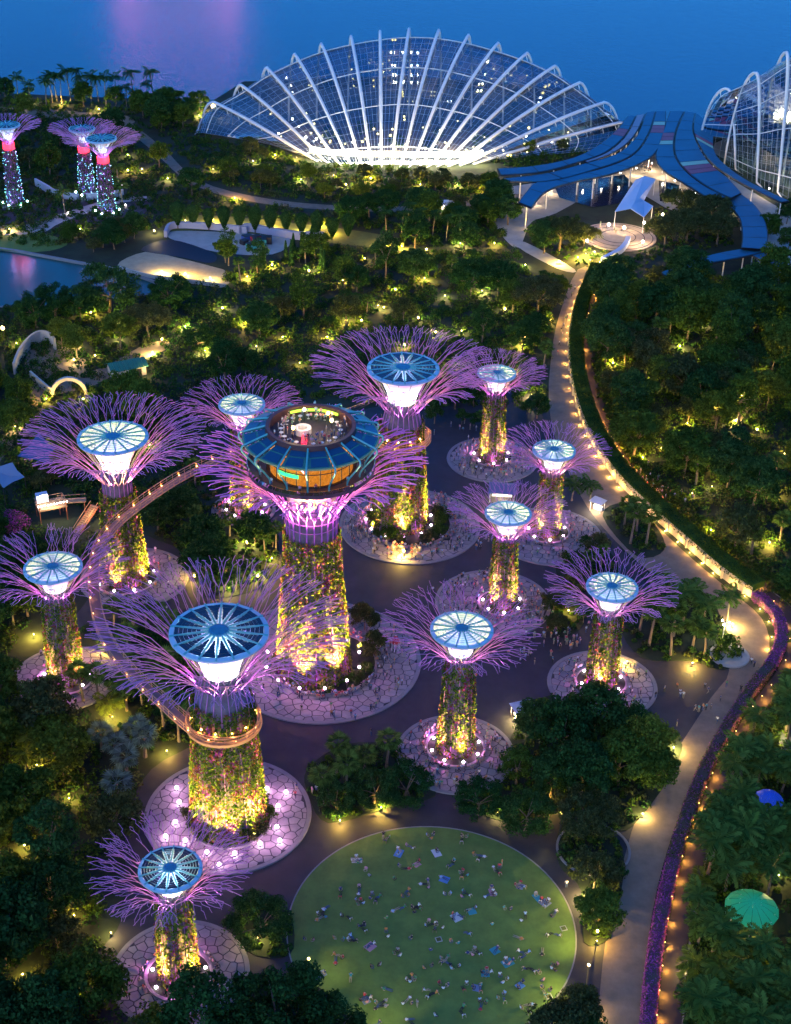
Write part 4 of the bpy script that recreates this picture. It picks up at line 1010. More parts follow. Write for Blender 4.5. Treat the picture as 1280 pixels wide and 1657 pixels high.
LANE_PX2 = [(966, 452), (955, 478), (946, 508), (940, 535), (937, 562), (936, 588), (938, 612), (942, 630), (948, 647), (955, 662), (963, 678), (972, 694), (982, 709), (992, 724), (1002, 740), (1013, 756), (1024, 771), (1036, 785), (1048, 799), (1062, 813), (1078, 828), (1094, 843), (1128, 873), (1148, 890), (1170, 908), (1193, 927), (1217, 946), (1245, 975)]
lamp_post = MB().tube([(0, 0, 0), (0, 0, 1.0)], .05, 5).mesh('post', M_DARK); lamp_ball = MB().ball((0, 0, 1.06), .09, 0, 6, 5).mesh('lamp_glass', M_BULB_O)
for x, y in LANE_PX + [(x + 6, y + 4) for x, y in LANE_PX2]:
    p = G(x, y)
    t = thing('bollard_lamp', 'low orange bollard lamp lighting a pool on the lane behind the hedge', 'lamp', p, 0, 'orange lamps along the hedge lane')
    link('lamp_glass', lamp_ball, link('post', lamp_post, t)); light(t, (.7, -.2, .6), (1.0, .42, .05), 210 if y > 960 else 330, .06)
# uplights in front of the golden wall
wl_line = offset_line(HEDGE1, -1.5) + offset_line(HEDGE2, -1.9)[2:16]; acc = 0; WL_H = MB().lathe([(.01, 0), (.12, 0), (.12, .16), (.01, .16)], 6).mesh('housing', M_DARK); WL_G = MB().ball((0, 0, .22), .08, 0, 6, 4).mesh('lamp_glass', M_BULB_Y)
for i in range(1, len(wl_line)):
    acc += (wl_line[i] - wl_line[i - 1]).length
    if acc > 4.2:
        acc = 0; p = wl_line[i]; t = thing('wall_light', 'small warm uplight at the foot of the golden retaining wall', 'lamp', (p.x, p.y, .05), 0, 'uplights along the golden wall')
        link('lamp_glass', WL_G, link('housing', WL_H, t)); light(t, (0, 0, .5), (1, .58, .13), 330 if i > 28 else 150, .07)

# ------------------------------------------------------------------ built things of the side gardens
M_WALLW = mat('limewashed_wall', (.55, .50, .42), .85, noise=.1, nscale=1.0)
gw = wall_line(smooth_line(gp([(24, 606), (34, 582), (50, 562), (66, 553), (82, 556), (90, 566)]), 6), .6, 0, 3.4).obj('garden_wall', M_WALLW); tag(gw, 'white curving garden wall leading to the moon gate', 'wall')
gw = wall_line(smooth_line(gp([(50, 612), (78, 636), (86, 640)]), 6), .5, 0, 2.2).obj('garden_wall', M_WALLW); tag(gw, 'short white wall beside the round arch', 'wall')
ga, gb = G(82, 641), G(142, 637); gm = (ga + gb) / 2; gr = (gb - ga).length / 2; dx_ = (gb - ga).normalized()
arc = [gm + dx_ * (gr * math.cos(PI * i / 20)) + Vector((0, 0, 5.2 * math.sin(PI * i / 20))) for i in range(21)]
ar = thing('moon_gate', 'white half round garden arch over the path', 'arch')
b = MB(); nn_ = Vector((-dx_.y, dx_.x, 0)) * .45
for k in range(20):
    a0, a1 = arc[k], arc[k + 1]; i0 = gm + (a0 - gm) * .82; i1 = gm + (a1 - gm) * .82
    b.add([a0 - nn_, a1 - nn_, i1 - nn_, i0 - nn_, a0 + nn_, a1 + nn_, i1 + nn_, i0 + nn_], [(0, 1, 2, 3), (7, 6, 5, 4), (0, 4, 5, 1), (3, 2, 6, 7)])
b.obj('arch_ring', M_WALLW, ar)
hut = thing('garden_hut', 'small garden hut with a green pitched roof beside the path', 'hut', G(206, 606), math.radians(28))
MB().box((0, 0, 1.4), (9.2, 4.6, 2.8)).obj('wall', M_WALLW, hut)
for s in (-1, 1):
    for i in range(8):
        x0 = -5.2 + 10.4 * i / 8; x1 = x0 + 1.24
        MB().add([(x0, 0, 4.3), (x1, 0, 4.3), (x1, s * 3.0, 2.75), (x0, s * 3.0, 2.75), (x0, 0, 4.38), (x1, 0, 4.38), (x1, s * 3.0, 2.85), (x0, s * 3.0, 2.85)], [(4, 5, 6, 7), (0, 3, 2, 1), (3, 7, 6, 2), (0, 4, 7, 3), (1, 2, 6, 5)]).obj('roof_sheet', mat('green_roof', (.03, .16, .11), .5), hut)
MB().box((2.8, -2.33, 1.1), (1.1, .1, 2.2)).obj('door', M_DARK, hut)
light(hut, (4.5, -4, 2.6), YEL, 500, .3)
rw = wall_line(smooth_line(gp([(268, 384), (276, 371), (300, 369), (350, 372), (400, 377)]), 6), 1.0, 0, 2.2).obj('stage_wall', mat('lilac_wall', (.42, .40, .50), .8)); tag(rw, 'lilac grey curved wall behind the empty stage basin', 'wall')
rw = wall_line(smooth_line(gp([(385, 378), (400, 374), (440, 380), (480, 387), (525, 388)]), 6), 1.2, 0, 2.6).obj('stage_wall', mat('lilac_wall', (0, 0, 0))); tag(rw, 'lilac grey curved wall above the stored stage gear', 'wall')
bk = wall_line(smooth_line(gp([(192, 436), (240, 449), (300, 457), (366, 466)]), 5), .5, -.4, 1.2).obj('beach_wall', M_PALE); tag(bk, 'low pale wall holding the lit beach above the lake', 'wall')
M_GEAR = [mat('gear_teal', (.03, .30, .33), .6), mat('gear_red', (.40, .03, .05), .6), mat('gear_black', (.02, .02, .03), .6), mat('gear_blue', (.08, .12, .35), .6)]
for i, (x, y, k, w, d, h) in enumerate([(408, 402, 0, 3.4, 2.2, 1.8), (420, 398, 0, 4.2, 2.4, 2.4), (414, 392, 1, 3.0, 2.0, 2.2), (424, 390, 1, 2.6, 2.0, 1.6), (400, 388, 3, 3.0, 2.4, 1.5), (432, 394, 2, 3.2, 2.2, 2.4), (395, 395, 2, 2.2, 2.0, 1.4)]):
    t = thing('stage_crate', ['small teal crate', 'large teal crate', 'larger red crate', 'smaller red crate', 'blue crate', 'tall black crate', 'low black crate'][i] + ' stored on the stage apron', 'crate', G(x, y), rng.uniform(0, 1), 'crates stored on the stage apron')
    bm_ = MB().box((0, 0, h / 2), (w, d, h)); bm_.obj('body', M_GEAR[k], t); MB().box((0, 0, h + .05), (w + .1, d + .1, .1)).obj('lid', M_DARK, t)
for pts, lab in (([(58, 300), (72, 308), (92, 318), (128, 326)], 'white curved wall beside the blue lit far trees'), ([(140, 325), (170, 323), (200, 318)], 'low white wall behind the blue lit trees')):
    tag(wall_line(smooth_line(gp(pts), 6), .7, 0, 2.6).obj('garden_wall', mat('pale_blue_wall', (.42, .46, .52), .8)), lab, 'wall')
# lit terrace with stairs at the edge of the grove
ter = thing('terrace', 'raised timber terrace hung with small lamps and a stair', 'terrace', G(85, 838), math.radians(25))
MB().box((0, 0, 3.6), (6.4, 4.4, .35)).obj('floor', mat('timber', (.30, .19, .11), .7), ter)
for x in (-3, 3):
    for y in (-2, 2): MB().tube([(x, y, 0), (x, y, 4.6)], .14, 5).obj('post', mat('rust_post', (.32, .10, .05), .6), ter)
for y in (-2.2, 2.2): MB().tube([(-3.2, y, 4.7), (3.2, y, 4.7)], .07, 4).obj('rail', M_COPPER, ter)
for x in (-3.2, 3.2): MB().tube([(x, -2.2, 4.7), (x, 2.2, 4.7)], .07, 4).obj('rail', M_COPPER, ter)
MB().box((-1.6, 1.4, 5.0), (2.6, 1.5, 2.0)).obj('booth', mat('booth_white', (.55, .57, .66), .5), ter)
MB().box((-1.6, .62, 5.6), (2.0, .06, .4)).obj('sign_light', M_BULB_W, ter)
for i in range(10): MB().ball((-3.2 + 6.4 * i / 9, -2.25, 4.9), .16, 0, 6, 4).obj('string_lamp', M_BULB_W, ter)
light(ter, (0, -3, 5.2), (1, .75, .4), 900, .4); light(ter, (-1.6, -.2, 5.6), (1, .9, .8), 300, .3)
sta = thing('staircase', 'rust red timber staircase climbing from the plaza to the terrace', 'staircase', G(140, 852), math.radians(62))
for i in range(14): MB().box((-3.2 + .5 * i, 0, .2 + .26 * i), (.52, 2.0, .16)).obj('tread', mat('timber', (0, 0, 0)), sta)
for s in (-1, 1):
    MB().tube([(-3.4, s, 1.1), (3.4, s, 4.8)], .08, 4).obj('handrail', M_COPPER, sta); MB().tube([(-3.4, s, .1), (3.4, s, 3.7)], .14, 4).obj('stringer', mat('rust_post', (0, 0, 0)), sta)
link_ = thing('footbridge', 'short timber footbridge joining terrace and stair', 'footbridge', G(118, 832), math.radians(10)); MB().box((0, 0, 3.6), (6.5, 1.8, .3)).obj('floor', mat('timber', (0, 0, 0)), link_)
for s in (-.9, .9): MB().tube([(-3.2, s, 4.6), (3.2, s, 4.6)], .07, 4).obj('handrail', M_COPPER, link_)
for x in (-2.8, 2.8): MB().tube([(x, 0, 0), (x, 0, 3.5)], .13, 5).obj('post', mat('rust_post', (0, 0, 0)), link_)
light(sta, (0, -2, 4.5), (1, .62, .3), 900, .3)
def shade_sail(pxs, z, label, material):
    t = thing('shade_sail', label, 'shade sail')
    P = [G(x, y, z + dz) for x, y, dz in pxs]; c = sum(P, Vector()) / len(P) - Vector((0, 0, .5)); n = len(P); b = MB(); vs = [c]; fs = []
    for i in range(n):
        a, q = P[i], P[(i + 1) % n]; m_ = (a + q) / 2; vs += [a, m_ + (c - m_) * .12]
    k = 2 * n; fs = [(0, 1 + i, 1 + (i + 1) % k) for i in range(k)]
    b.add(vs, fs); b.add([v - Vector((0, 0, .06)) for v in vs], [tuple(reversed(f)) for f in fs]); b.obj('cloth', material, t)
    for p in P: MB().tube([(p.x, p.y, 0), (p.x, p.y, p.z + .2)], .09, 5).obj('mast', M_DARK, t)
M_SAIL = mat('blue_sail', (.07, .11, .26), .7)
shade_sail([(28, 738, 0), (62, 700, 1.5), (96, 728, 0), (84, 752, .5)], 5, 'dark blue shade sail behind the glass roofed supertree', M_SAIL)
shade_sail([(-20, 756, 0), (20, 748, 1), (40, 772, 0), (5, 790, .5)], 5, 'grey blue shade sail by the side path', mat('grey_sail', (.22, .26, .36), .7))
def kiosk(px, rz, label, rc, w=5.0, d=3.6, lit=700):
    t = thing('kiosk', label, 'kiosk', G(*px), rz, 'kiosks')
    for x in (-w / 2, w / 2):
        for y in (-d / 2, d / 2): MB().tube([(x, y, 0), (x, y, 2.7)], .07, 5).obj('post', M_WHITE, t)
    MB().add([(-w / 2 - .4, -d / 2 - .4, 2.65), (w / 2 + .4, -d / 2 - .4, 2.65), (w / 2 + .4, d / 2 + .4, 2.65), (-w / 2 - .4, d / 2 + .4, 2.65), (-w * .3, 0, 3.7), (w * .3, 0, 3.7)], [(0, 1, 5, 4), (1, 2, 5), (2, 3, 4, 5), (3, 0, 4), (3, 2, 1, 0)]).obj('roof', rc, t)
    MB().box((0, d * .2, .55), (w * .85, .7, 1.1)).obj('counter', M_WHITE, t)
    for i in range(4): MB().ball((-w * .36 + w * .24 * i, -d * .38, 2.4), .16, 0, 6, 4).obj('lamp_glass', M_BULB_W, t)
    light(t, (0, -.6, 2.1), (1, .75, .45), lit, .3); light(t, (0, -d * .8, 2.2), (1, .8, .5), lit * .6, .3)
    return t
kiosk((812, 806), math.radians(-4), 'lit refreshment pavilion with a slate blue roof behind the short supertree', mat('slate_blue_roof', (.13, .15, .30), .6), 5.6, 4.6, 900)
kiosk((966, 826), math.radians(-35), 'little white roofed cart near the promenade', M_WHITE, 2.6, 2.0, 500)
kiosk((846, 1162), math.radians(20), 'kiosk with pale blue roof among the dark trees', mat('pale_canopy', (.40, .46, .60), .6), 3.6, 3.0, 400)
kiosk((720, 340), math.radians(8), 'far white kiosk in the dome garden', M_WHITE, 6, 4, 900)
def umbrella_roof(px, r, z, label, material):
    p = G(*px); t = thing('round_canopy', label, 'canopy', (p.x, p.y, 0)); n = 14
    for i in range(n):
        a0, a1 = 2 * PI * i / n, 2 * PI * (i + 1) / n; b = MB(); L = 5; vs = []
        for k in range(L + 1):
            f = k / L
            for a in (a0 + .01, a1 - .01): vs.append((r * f * math.cos(a), r * f * math.sin(a), z + 1.6 * (1 - f * f) + .02))
        b.add(vs, [(2 * k, 2 * k + 2, 2 * k + 3, 2 * k + 1) for k in range(L)]); b.obj('canopy_gore', material, t)
    MB().tube([(0, 0, 0), (0, 0, z + 1.6)], .15, 6).obj('mast', M_WHITE, t)
    for i in range(7): a = 2 * PI * i / 7; MB().tube([(r * .9 * math.cos(a), r * .9 * math.sin(a), 0), (r * .9 * math.cos(a), r * .9 * math.sin(a), z + .3)], .08, 5).obj('post', M_WHITE, t)
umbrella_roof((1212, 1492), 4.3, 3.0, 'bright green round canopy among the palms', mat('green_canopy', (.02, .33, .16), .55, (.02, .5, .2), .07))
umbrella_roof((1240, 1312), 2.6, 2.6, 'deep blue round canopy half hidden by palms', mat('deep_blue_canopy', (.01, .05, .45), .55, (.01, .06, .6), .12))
umbrella_roof((1200, 1652), 1.6, 2.2, 'small teal round canopy at the path bend', mat('teal_canopy', (.06, .20, .26), .55))
umbrella_roof((640, 1052), .9, 2.0, 'red parasol on the wide plaza', mat('red_cloth', (.5, .03, .05), .6))
px_sheet('garden_path', [(1230, 1372), (1300, 1366), (1300, 1395), (1262, 1395), (1238, 1388)], .04, mat('wet_path', (.10, .12, .17), .5))
px_sheet('garden_path', [(1232, 1200), (1300, 1180), (1300, 1230), (1250, 1240)], .04, MATS['wet_path'])
mc = G(1180, 1062); mp_ = MB().lathe([(4.0, 0), (4.0, .35), (3.5, .4), (.01, .4)], 36, 0, (mc.x, mc.y, .05)).obj('round_planter', M_PALE); tag(mp_, 'low pale round planter with one grass mound on the promenade', 'planter')
t = thing('street_lamp', 'three armed white street lamp beside the grass mound', 'street lamp', G(1168, 1040)); MB().tube([(0, 0, 0), (0, 0, 5)], .08, 6).obj('post', M_WHITE, t)
for i in range(3):
    a = 2.1 * i; MB().tube([(0, 0, 4.9), (.7 * math.cos(a), .7 * math.sin(a), 5.1)], .06, 5).obj('arm', M_WHITE, t); MB().ball((.85 * math.cos(a), .85 * math.sin(a), 5.05), .2, 0, 6, 5).obj('lamp_glass', M_BULB_W, t)
light(t, (0, 0, 4.4), (1, .82, .55), 900, .3)
for x, y in ((912, 1503), (888, 1613), (710, 1521)):
    p = G(x, y); t = thing('drain_hatch', 'square stone rimmed hatch in the lawn', 'hatch', (p.x, p.y, .09), .3, 'square hatches in the lawn')
    MB().box((0, 0, .03), (1.0, 1.0, .06)).obj('frame', M_PALE, t); MB().box((0, 0, .05), (.72, .72, .06)).obj('cover', M_VERGE, t)
rp = G(960, 1375); mp_ = MB().lathe([(6.3, 0), (6.3, .25), (5.9, .25), (5.9, .02)], 48, 0, (rp.x, rp.y, .03)).obj('kerb_ring', M_KERB); tag(mp_, 'round kerb ring around the trees beside the lawn', 'kerb')

# ------------------------------------------------------------------ plants: a few grown prototypes, copied with their parts
def crown_points(rx, rz, zc, nclump, nleaf, rc, seed, hollow=.5, bottom=-.35):
    r = np.random.default_rng(seed); C = []
    while len(C) < nclump:
        d = r.normal(size=3); d /= np.linalg.norm(d)
        if d[2] < bottom: continue
        k = hollow + (1 - hollow) * r.random() ** .6
        C.append((d[0] * rx * k * r.uniform(.85, 1.12), d[1] * rx * k * r.uniform(.85, 1.12), zc + d[2] * rz * k))
    C = np.array(C); P = []; N_ = []
    for c in C:
        n = int(nleaf * r.uniform(.6, 1.4)); d = r.normal(size=(n, 3)); d[:, 2] = d[:, 2] * .8 + .35; d /= np.linalg.norm(d, axis=1, keepdims=True)
        s = rc * r.uniform(.7, 1.3); P.append(c + d * np.array([s, s, s * .72]) * r.uniform(.45, 1.08, (n, 1))); N_.append(d + r.normal(size=(n, 3)) * .45)
    return C, np.concatenate(P), np.concatenate(N_)
def limb_mesh(name, C, h0, zc, r0, material, seed, nl=6):
    r = random.Random(seed); b = MB()
    top = Vector((r.uniform(-.4, .4), r.uniform(-.4, .4), zc * .72)); mid = Vector((top.x * .3 + r.uniform(-.2, .2), top.y * .3, zc * .36))
    b.tube([(0, 0, -.2), (0, 0, .3), mid, top], [r0 * 1.5, r0 * 1.1, r0 * .85, r0 * .6], 7)
    for c in [C[i] for i in np.linspace(0, len(C) - 1, nl).astype(int)]:
        c = Vector(c); s = mid.lerp(top, r.uniform(.4, 1)); b.tube([s, s.lerp(c, .5) + Vector((0, 0, .3)), c], [r0 * .42, r0 * .28, r0 * .1], 5)
    return b.mesh(name, material)
PROTO = {}
def proto_tree(key, rx, rz, zc, nclump, nleaf, rc, leaf, material, seed, r0=.25, hollow=.5, bottom=-.35):
    C, P, N_ = crown_points(rx, rz, zc, nclump, nleaf, rc, seed, hollow, bottom); r = np.random.default_rng(seed)
    PROTO.setdefault(key, []).append((limb_mesh('trunk', C, 0, zc, r0, M_BARK, seed), leaves_mesh('crown', P, N_, leaf * r.uniform(.6, 1.35, len(P)), material, None, .6, .2, seed), rx, zc + rz))
for s_ in range(3):
    proto_tree('forest', 4.7, 4.0, 6.4, 66, 95, 1.3, .54, L_DARK, 100 + s_, .26, .5, -.75)
    proto_tree('forest_mid', 4.3, 3.7, 6.0, 60, 95, 1.25, .52, L_MID, 110 + s_, .25, .5, -.75)
    proto_tree('light', 4.0, 3.3, 5.6, 52, 90, 1.2, .50, L_LIGHT, 120 + s_, .22, .4, -.7)
    proto_tree('tall', 3.3, 5.0, 7.4, 46, 80, 1.1, .46, L_DARK if s_ else L_MID, 130 + s_, .24, .5, -.8)
for s_ in range(2):
    proto_tree('broad', 8.4, 3.6, 7.4, 110, 110, 1.5, .50, L_OLIVE, 140 + s_, .42, .45, -.35)
    proto_tree('round', 4.6, 4.3, 4.6, 74, 115, 1.1, .40, L_DARK, 150 + s_, .3, .72, -.75)
    proto_tree('olive', 3.6, 2.9, 4.6, 46, 85, 1.1, .48, L_OLIVE, 160 + s_, .2, .4, -.7)
    proto_tree('shrub', 1.7, 1.25, 1.2, 20, 50, .6, .34, L_MID if s_ else L_OLIVE, 170 + s_, .1, .4, -.5)
    proto_tree('small_dark', 2.2, 1.9, 2.9, 26, 70, .8, .36, L_DARK, 180 + s_, .13, .4, -.4)
# topiary teardrop of the row by the stage
def teardrop(seed):
    r = np.random.default_rng(seed); n = 3600; z = r.random(n) ** .8; a = r.uniform(0, 2 * PI, n)
    prof = np.interp(z, [0, .18, .45, .72, .9, 1], [.35, .85, 1.6, 1.95, 1.5, .25]); rad = prof * r.uniform(.72, 1.08, n)
    P = np.stack([rad * np.cos(a), rad * np.sin(a), 1.0 + 6.6 * z], 1); N_ = np.stack([np.cos(a), np.sin(a), (z - .45) * 1.6], 1) + r.normal(size=(n, 3)) * .4
    PROTO.setdefault('topiary', []).append((MB().tube([(0, 0, -.1), (0, 0, 2.0)], [.2, .14], 6).mesh('trunk', M_BARK), leaves_mesh('crown', P, N_, .36 * r.uniform(.6, 1.3, n), L_DARK, None, .6, 0, seed), 1.9, 7.6))
teardrop(1); teardrop(2)
def cypress(seed):
    r = np.random.default_rng(seed); n = 1500; z = r.random(n); a = r.uniform(0, 2 * PI, n); rad = (.75 * (1 - z) ** .6 + .08) * r.uniform(.6, 1.05, n)
    P = np.stack([rad * np.cos(a), rad * np.sin(a), .4 + 6.5 * z], 1); N_ = np.stack([np.cos(a), np.sin(a), .5 + 0 * a], 1) + r.normal(size=(n, 3)) * .4
    PROTO.setdefault('cypress', []).append((MB().tube([(0, 0, -.1), (0, 0, 1.2)], [.14, .1], 6).mesh('trunk', M_BARK), leaves_mesh('crown', P, N_, .34 * r.uniform(.6, 1.3, n), L_DARK, None, .6, 0, seed), .8, 6.9))
cypress(3)
# palms: every frond is a piece
def frond(L, w, droop, material, seed, fan=False):
    r = random.Random(seed); b = MB(); n = 9
    if fan:                                    # costapalmate blade on a stalk
        b.tube([(0, 0, 0), (L * .45, 0, L * .16)], .05, 3)
        c = Vector((L * .45, 0, L * .16))
        for k in range(11):
            a = (k - 5) / 5 * 1.5; t = c + Vector((math.cos(a) * L * .58, math.sin(a) * L * .58, -.12 * L * abs(a) + .02)); s = Vector((-math.sin(a), math.cos(a), 0)) * L * .06
            mpt = c.lerp(t, .55); b.add([c, mpt - s, t, mpt + s], [(0, 1, 2, 3)])
    else:
        def P(t): return Vector((L * t * (1 - .18 * droop * t), 0, L * (.42 * t - .62 * droop * t * t)))
        b.tube([P(t / 6) for t in range(7)], [.05, .045, .04, .035, .03, .02, .01], 3)
        for k in range(n * 2):
            t = .12 + .86 * (k // 2) / (n - 1); s = 1 if k % 2 else -1; p = P(min(t, 1)); l = w * math.sin(PI * min(.97, t * .8 + .16)) * r.uniform(.85, 1.1)
            d = Vector((.55, s * .85, -.25 * droop)).normalized() * l; q = Vector((.11 * L, 0, .0))
            b.add([p - q * .4, p + d * .5 - q * .5, p + d, p + d * .5 + q * .75], [(0, 1, 2, 3)])
    return b.mesh('frond', material)
FRONDS = {'feather': [frond(3.0, 1.15, d, L_PALM, 1, False) for d in (.5, .9, 1.35)], 'coconut': [frond(3.6, 1.1, d, L_DARK, 2) for d in (.6, 1.1, 1.6)],
          'fan': [frond(2.3, 1, 1, L_BLUE, 3, True)], 'greenfan': [frond(2.2, 1, 1, L_PALM, 4, True)], 'lady': [frond(2.6, 1.25, d, L_LIGHT, 5) for d in (.6, 1.1)]}
def palm_trunk(h, r0): return MB().tube([(0, 0, -.1), (.05 * h * .3, 0, h * .35), (.05 * h, .02 * h, h * .7), (.055 * h, .02 * h, h)], [r0 * 1.35, r0, r0 * .9, r0 * .75], 7).mesh('trunk', M_PALMBARK)
PTR = {k: palm_trunk(h, r_) for k, (h, r_) in {'feather': (4.2, .17), 'coconut': (9.5, .17), 'fan': (3.4, .24), 'greenfan': (5.5, .2), 'lady': (3.6, .12)}.items()}
PH = {'feather': (5.0, 15), 'coconut': (9.5, 17), 'fan': (3.4, 13), 'greenfan': (5.5, 14), 'lady': (3.6, 9)}
TREES = []; COUNT = {}
def plant(kind, x, y, sc, label, group, cat='tree', name='tree', z=0.0):
    tr, cr, rx, h = rng.choice(PROTO[kind]); t = thing(name, label, cat, (x, y, z), rng.uniform(0, 2 * PI), group, (sc, sc, sc * rng.uniform(.9, 1.12)))
    link('trunk', tr, t); link('crown', cr, t); TREES.append((x, y, rx * sc, h * sc)); COUNT[cat] = COUNT.get(cat, 0) + 1
    return t
def palm(kind, x, y, sc, label, group, nf=None):
    h, n = PH[kind]; n = nf or n; rz = rng.uniform(0, 6.28); t = thing('palm', label, 'palm', (x, y, 0), rz, group, sc)
    hs = rng.uniform(.8, 1.2); tk = link('trunk', PTR[kind], t, sc=(1, 1, hs)); fr = FRONDS[kind]
    top = Vector((.055 * h, .02 * h, h * hs))
    for i in range(n):
        a = 2.399 * i; lift = (i / n - .45) * (1.25 if kind in ('fan', 'greenfan') else .95)
        o = link('frond', fr[(i * 7) % len(fr)], t, top); o.rotation_euler = (0, lift, a); s = rng.uniform(.85, 1.1); o.scale = (s, s, s)
    TREES.append((x, y, 2.4 * sc, h * hs * sc + 1)); COUNT['palm'] = COUNT.get('palm', 0) + 1
    return t

# ------------------------------------------------------------------ garden lamps: positions read off the survey
LAMPS = [(300, 358), (345, 357), (392, 361), (440, 366), (488, 371), (540, 377), (948, 412), (962, 409), (978, 416), (955, 422), (990, 424), (970, 426), (935, 418), (870, 372), (905, 425), (262, 441), (300, 445), (340, 452), (322, 187), (332, 178), (230, 275), (207, 277), (207, 252), (250, 375), (272, 290), (345, 275), (380, 322), (410, 262), (445, 252), (480, 256), (487, 292), (440, 352), (520, 362), (620, 396), (45, 165), (100, 168), (160, 178), (15, 372), (130, 372), (540, 285), (560, 300), (600, 290), (680, 300), (740, 300), (780, 315), (650, 400), (690, 405), (745, 395), (800, 395),
 (27, 557), (190, 519), (192, 547), (122, 559), (154, 577), (120, 584), (147, 507), (262, 551), (395, 524), (400, 449), (530, 547), (612, 496), (621, 499), (415, 562), (350, 567), (332, 569), (457, 547), (485, 589), (242, 722), (75, 647), (25, 692), (70, 732), (135, 647), (247, 572), (440, 430), (500, 440), (555, 455), (585, 520), (360, 500), (300, 530),
 (687, 452), (780, 472), (677, 516), (845, 559), (747, 537), (705, 539), (890, 519), (817, 502), (850, 547), (1000, 507), (1020, 467), (1140, 454), (1142, 519), (992, 589), (1052, 622), (1100, 562), (1115, 587), (1157, 582), (1245, 527), (1212, 617), (1232, 624), (1157, 652), (1200, 642), (1225, 697), (1160, 749), (1190, 682), (1070, 727), (1040, 742), (1112, 687), (1152, 789), (1092, 707), (1270, 737), (1255, 800), (1180, 840), (1120, 800), (1245, 880), (1205, 870), (1150, 860), (655, 560), (740, 590), (700, 600), (860, 640), (830, 600), (560, 520), (640, 470), (720, 480), (590, 420), (850, 430), (760, 430),
 (55, 1029), (110, 1182), (182, 1162), (270, 1217), (315, 934), (370, 952), (417, 934), (832, 1164), (1090, 1212), (920, 990), (1260, 1197), (112, 1294), (180, 1512), (130, 1602), (37, 1579), (120, 1484), (417, 1520), (890, 1299), (805, 1316), (1040, 1319), (946, 1452), (920, 1629), (952, 1639), (1112, 1564), (1260, 1419), (1215, 1514), (1212, 1572), (617, 1309), (550, 1330), (965, 1525), (1010, 1075), (1120, 1075), (1185, 1012), (60, 1240), (40, 1370), (15, 1460), (75, 1420), (230, 1180), (170, 1050), (400, 880), (440, 905), (650, 900)]
LAMPW = []
lamp_st = MB().tube([(0, 0, 0), (0, 0, .7)], .05, 5).mesh('post', M_DARK)
lamp_gl = [MB().ball((0, 0, .85), r_, 0, 7, 5).mesh('lamp_glass', M_BULB_Y) for r_ in (.13, .20, .30)]
WH = {0: 'in the far shore gardens', 1: 'among the trees behind the grove', 2: 'in the rainforest beyond the hedge', 3: 'in the dark trees around the lawn'}
for i, (x, y) in enumerate(LAMPS):
    p = G(x, y, .6); p.z = 0.1; LAMPW.append(p)
    w = 0 if y < 410 else (3 if y > 850 else (2 if x > 940 else 1))
    t = thing('garden_lamp', 'yellow garden lamp glowing ' + WH[w], 'lamp', p, 0, 'yellow garden lamps ' + WH[w])
    link('lamp_glass', lamp_gl[(0, 0, 1, 2)[rng.randrange(4)] if y < 1000 else 0], link('post', lamp_st, t))
    far = depth(p) / 300
    light(t, (0, 0, 1.3), (1, .62, .10) if rng.random() < .6 else (1, .74, .22), rng.choice((800, 1400, 2600)) * max(.5, far) * .9, .09)
big = thing('street_lamp', 'bright round street lamp by the lake garden', 'street lamp', G(8, 560)); MB().tube([(0, 0, 0), (0, 0, 5)], .1, 6).obj('post', M_DARK, big); MB().ball((0, 0, 5.4), .55, 0, 8, 6).obj('lamp_glass', M_BULB_Y, big); light(big, (0, 0, 6.3), YEL, 1500, .4)

# ------------------------------------------------------------------ where plants may stand
LINES = [(HEDGE1, -6.0, 6.4), (HEDGE2, -5.5, 5.4)]
POLYS = [[(p.x, p.y) for p in LAKE]] + [[(p.x, p.y) for p in gp(q)] for q in (PROM, [(262, 366), (330, 346), (520, 364), (640, 378), (640, 404), (520, 396), (340, 376), (270, 382)], [(190, 430), (235, 405), (345, 408), (366, 440), (366, 465), (250, 450)], [(275, 388), (285, 372), (400, 376), (530, 386), (470, 398), (440, 412), (350, 408)], [(896, 300), (1030, 280), (1110, 295), (1090, 335), (905, 335)], [(200, 185), (270, 235), (330, 290), (430, 318), (560, 330), (700, 330), (830, 312), (830, 325), (700, 345), (560, 345), (420, 332), (310, 305), (240, 250), (170, 195)])]
CIRC = [(c[0], c[1], c[2] + 1.0) for c in PLAZAS.values()] + [(LAWN_C[0], LAWN_C[1], LAWN_R + .5), (ac.x, ac.y, AR + 1)]
gc_ = G(1212, 1510); bc_ = G(1240, 1325); CIRC += [(gc_.x, gc_.y, 6.5), (bc_.x, bc_.y, 4.0)]
hut_c = G(206, 606); CIRC += [(hut_c.x, hut_c.y, 6.5), (G(85, 838).x, G(85, 838).y, 6), (G(140, 852).x, G(140, 852).y, 5)]
def blocked(x, y, r=0.0):
    for c in CIRC:
        if math.hypot(x - c[0], y - c[1]) < c[2] + r * .6: return True
    for q in POLYS:
        if inpoly(x, y, q): return True
    for L, a, b_ in LINES:
        for i in range(0, len(L), 2):
            if math.hypot(x - L[i].x, y - L[i].y) < 5.1 + r * .12: return True
    return False
def hides_lamp(x, y, r, h):
    for p in LAMPW:
        d = p.y - y
        if -1.5 < d < 22 and abs(x - p.x * (1 - 0)) < r * .75 + 1.2:
            tn = (CAM_H) / max(p.y, 1); hs = 1 + d * tn
            if math.hypot(d, x - p.x) < 1.6 or (h * .28 < hs < h * 1.0 and d > -r): return True
    return False
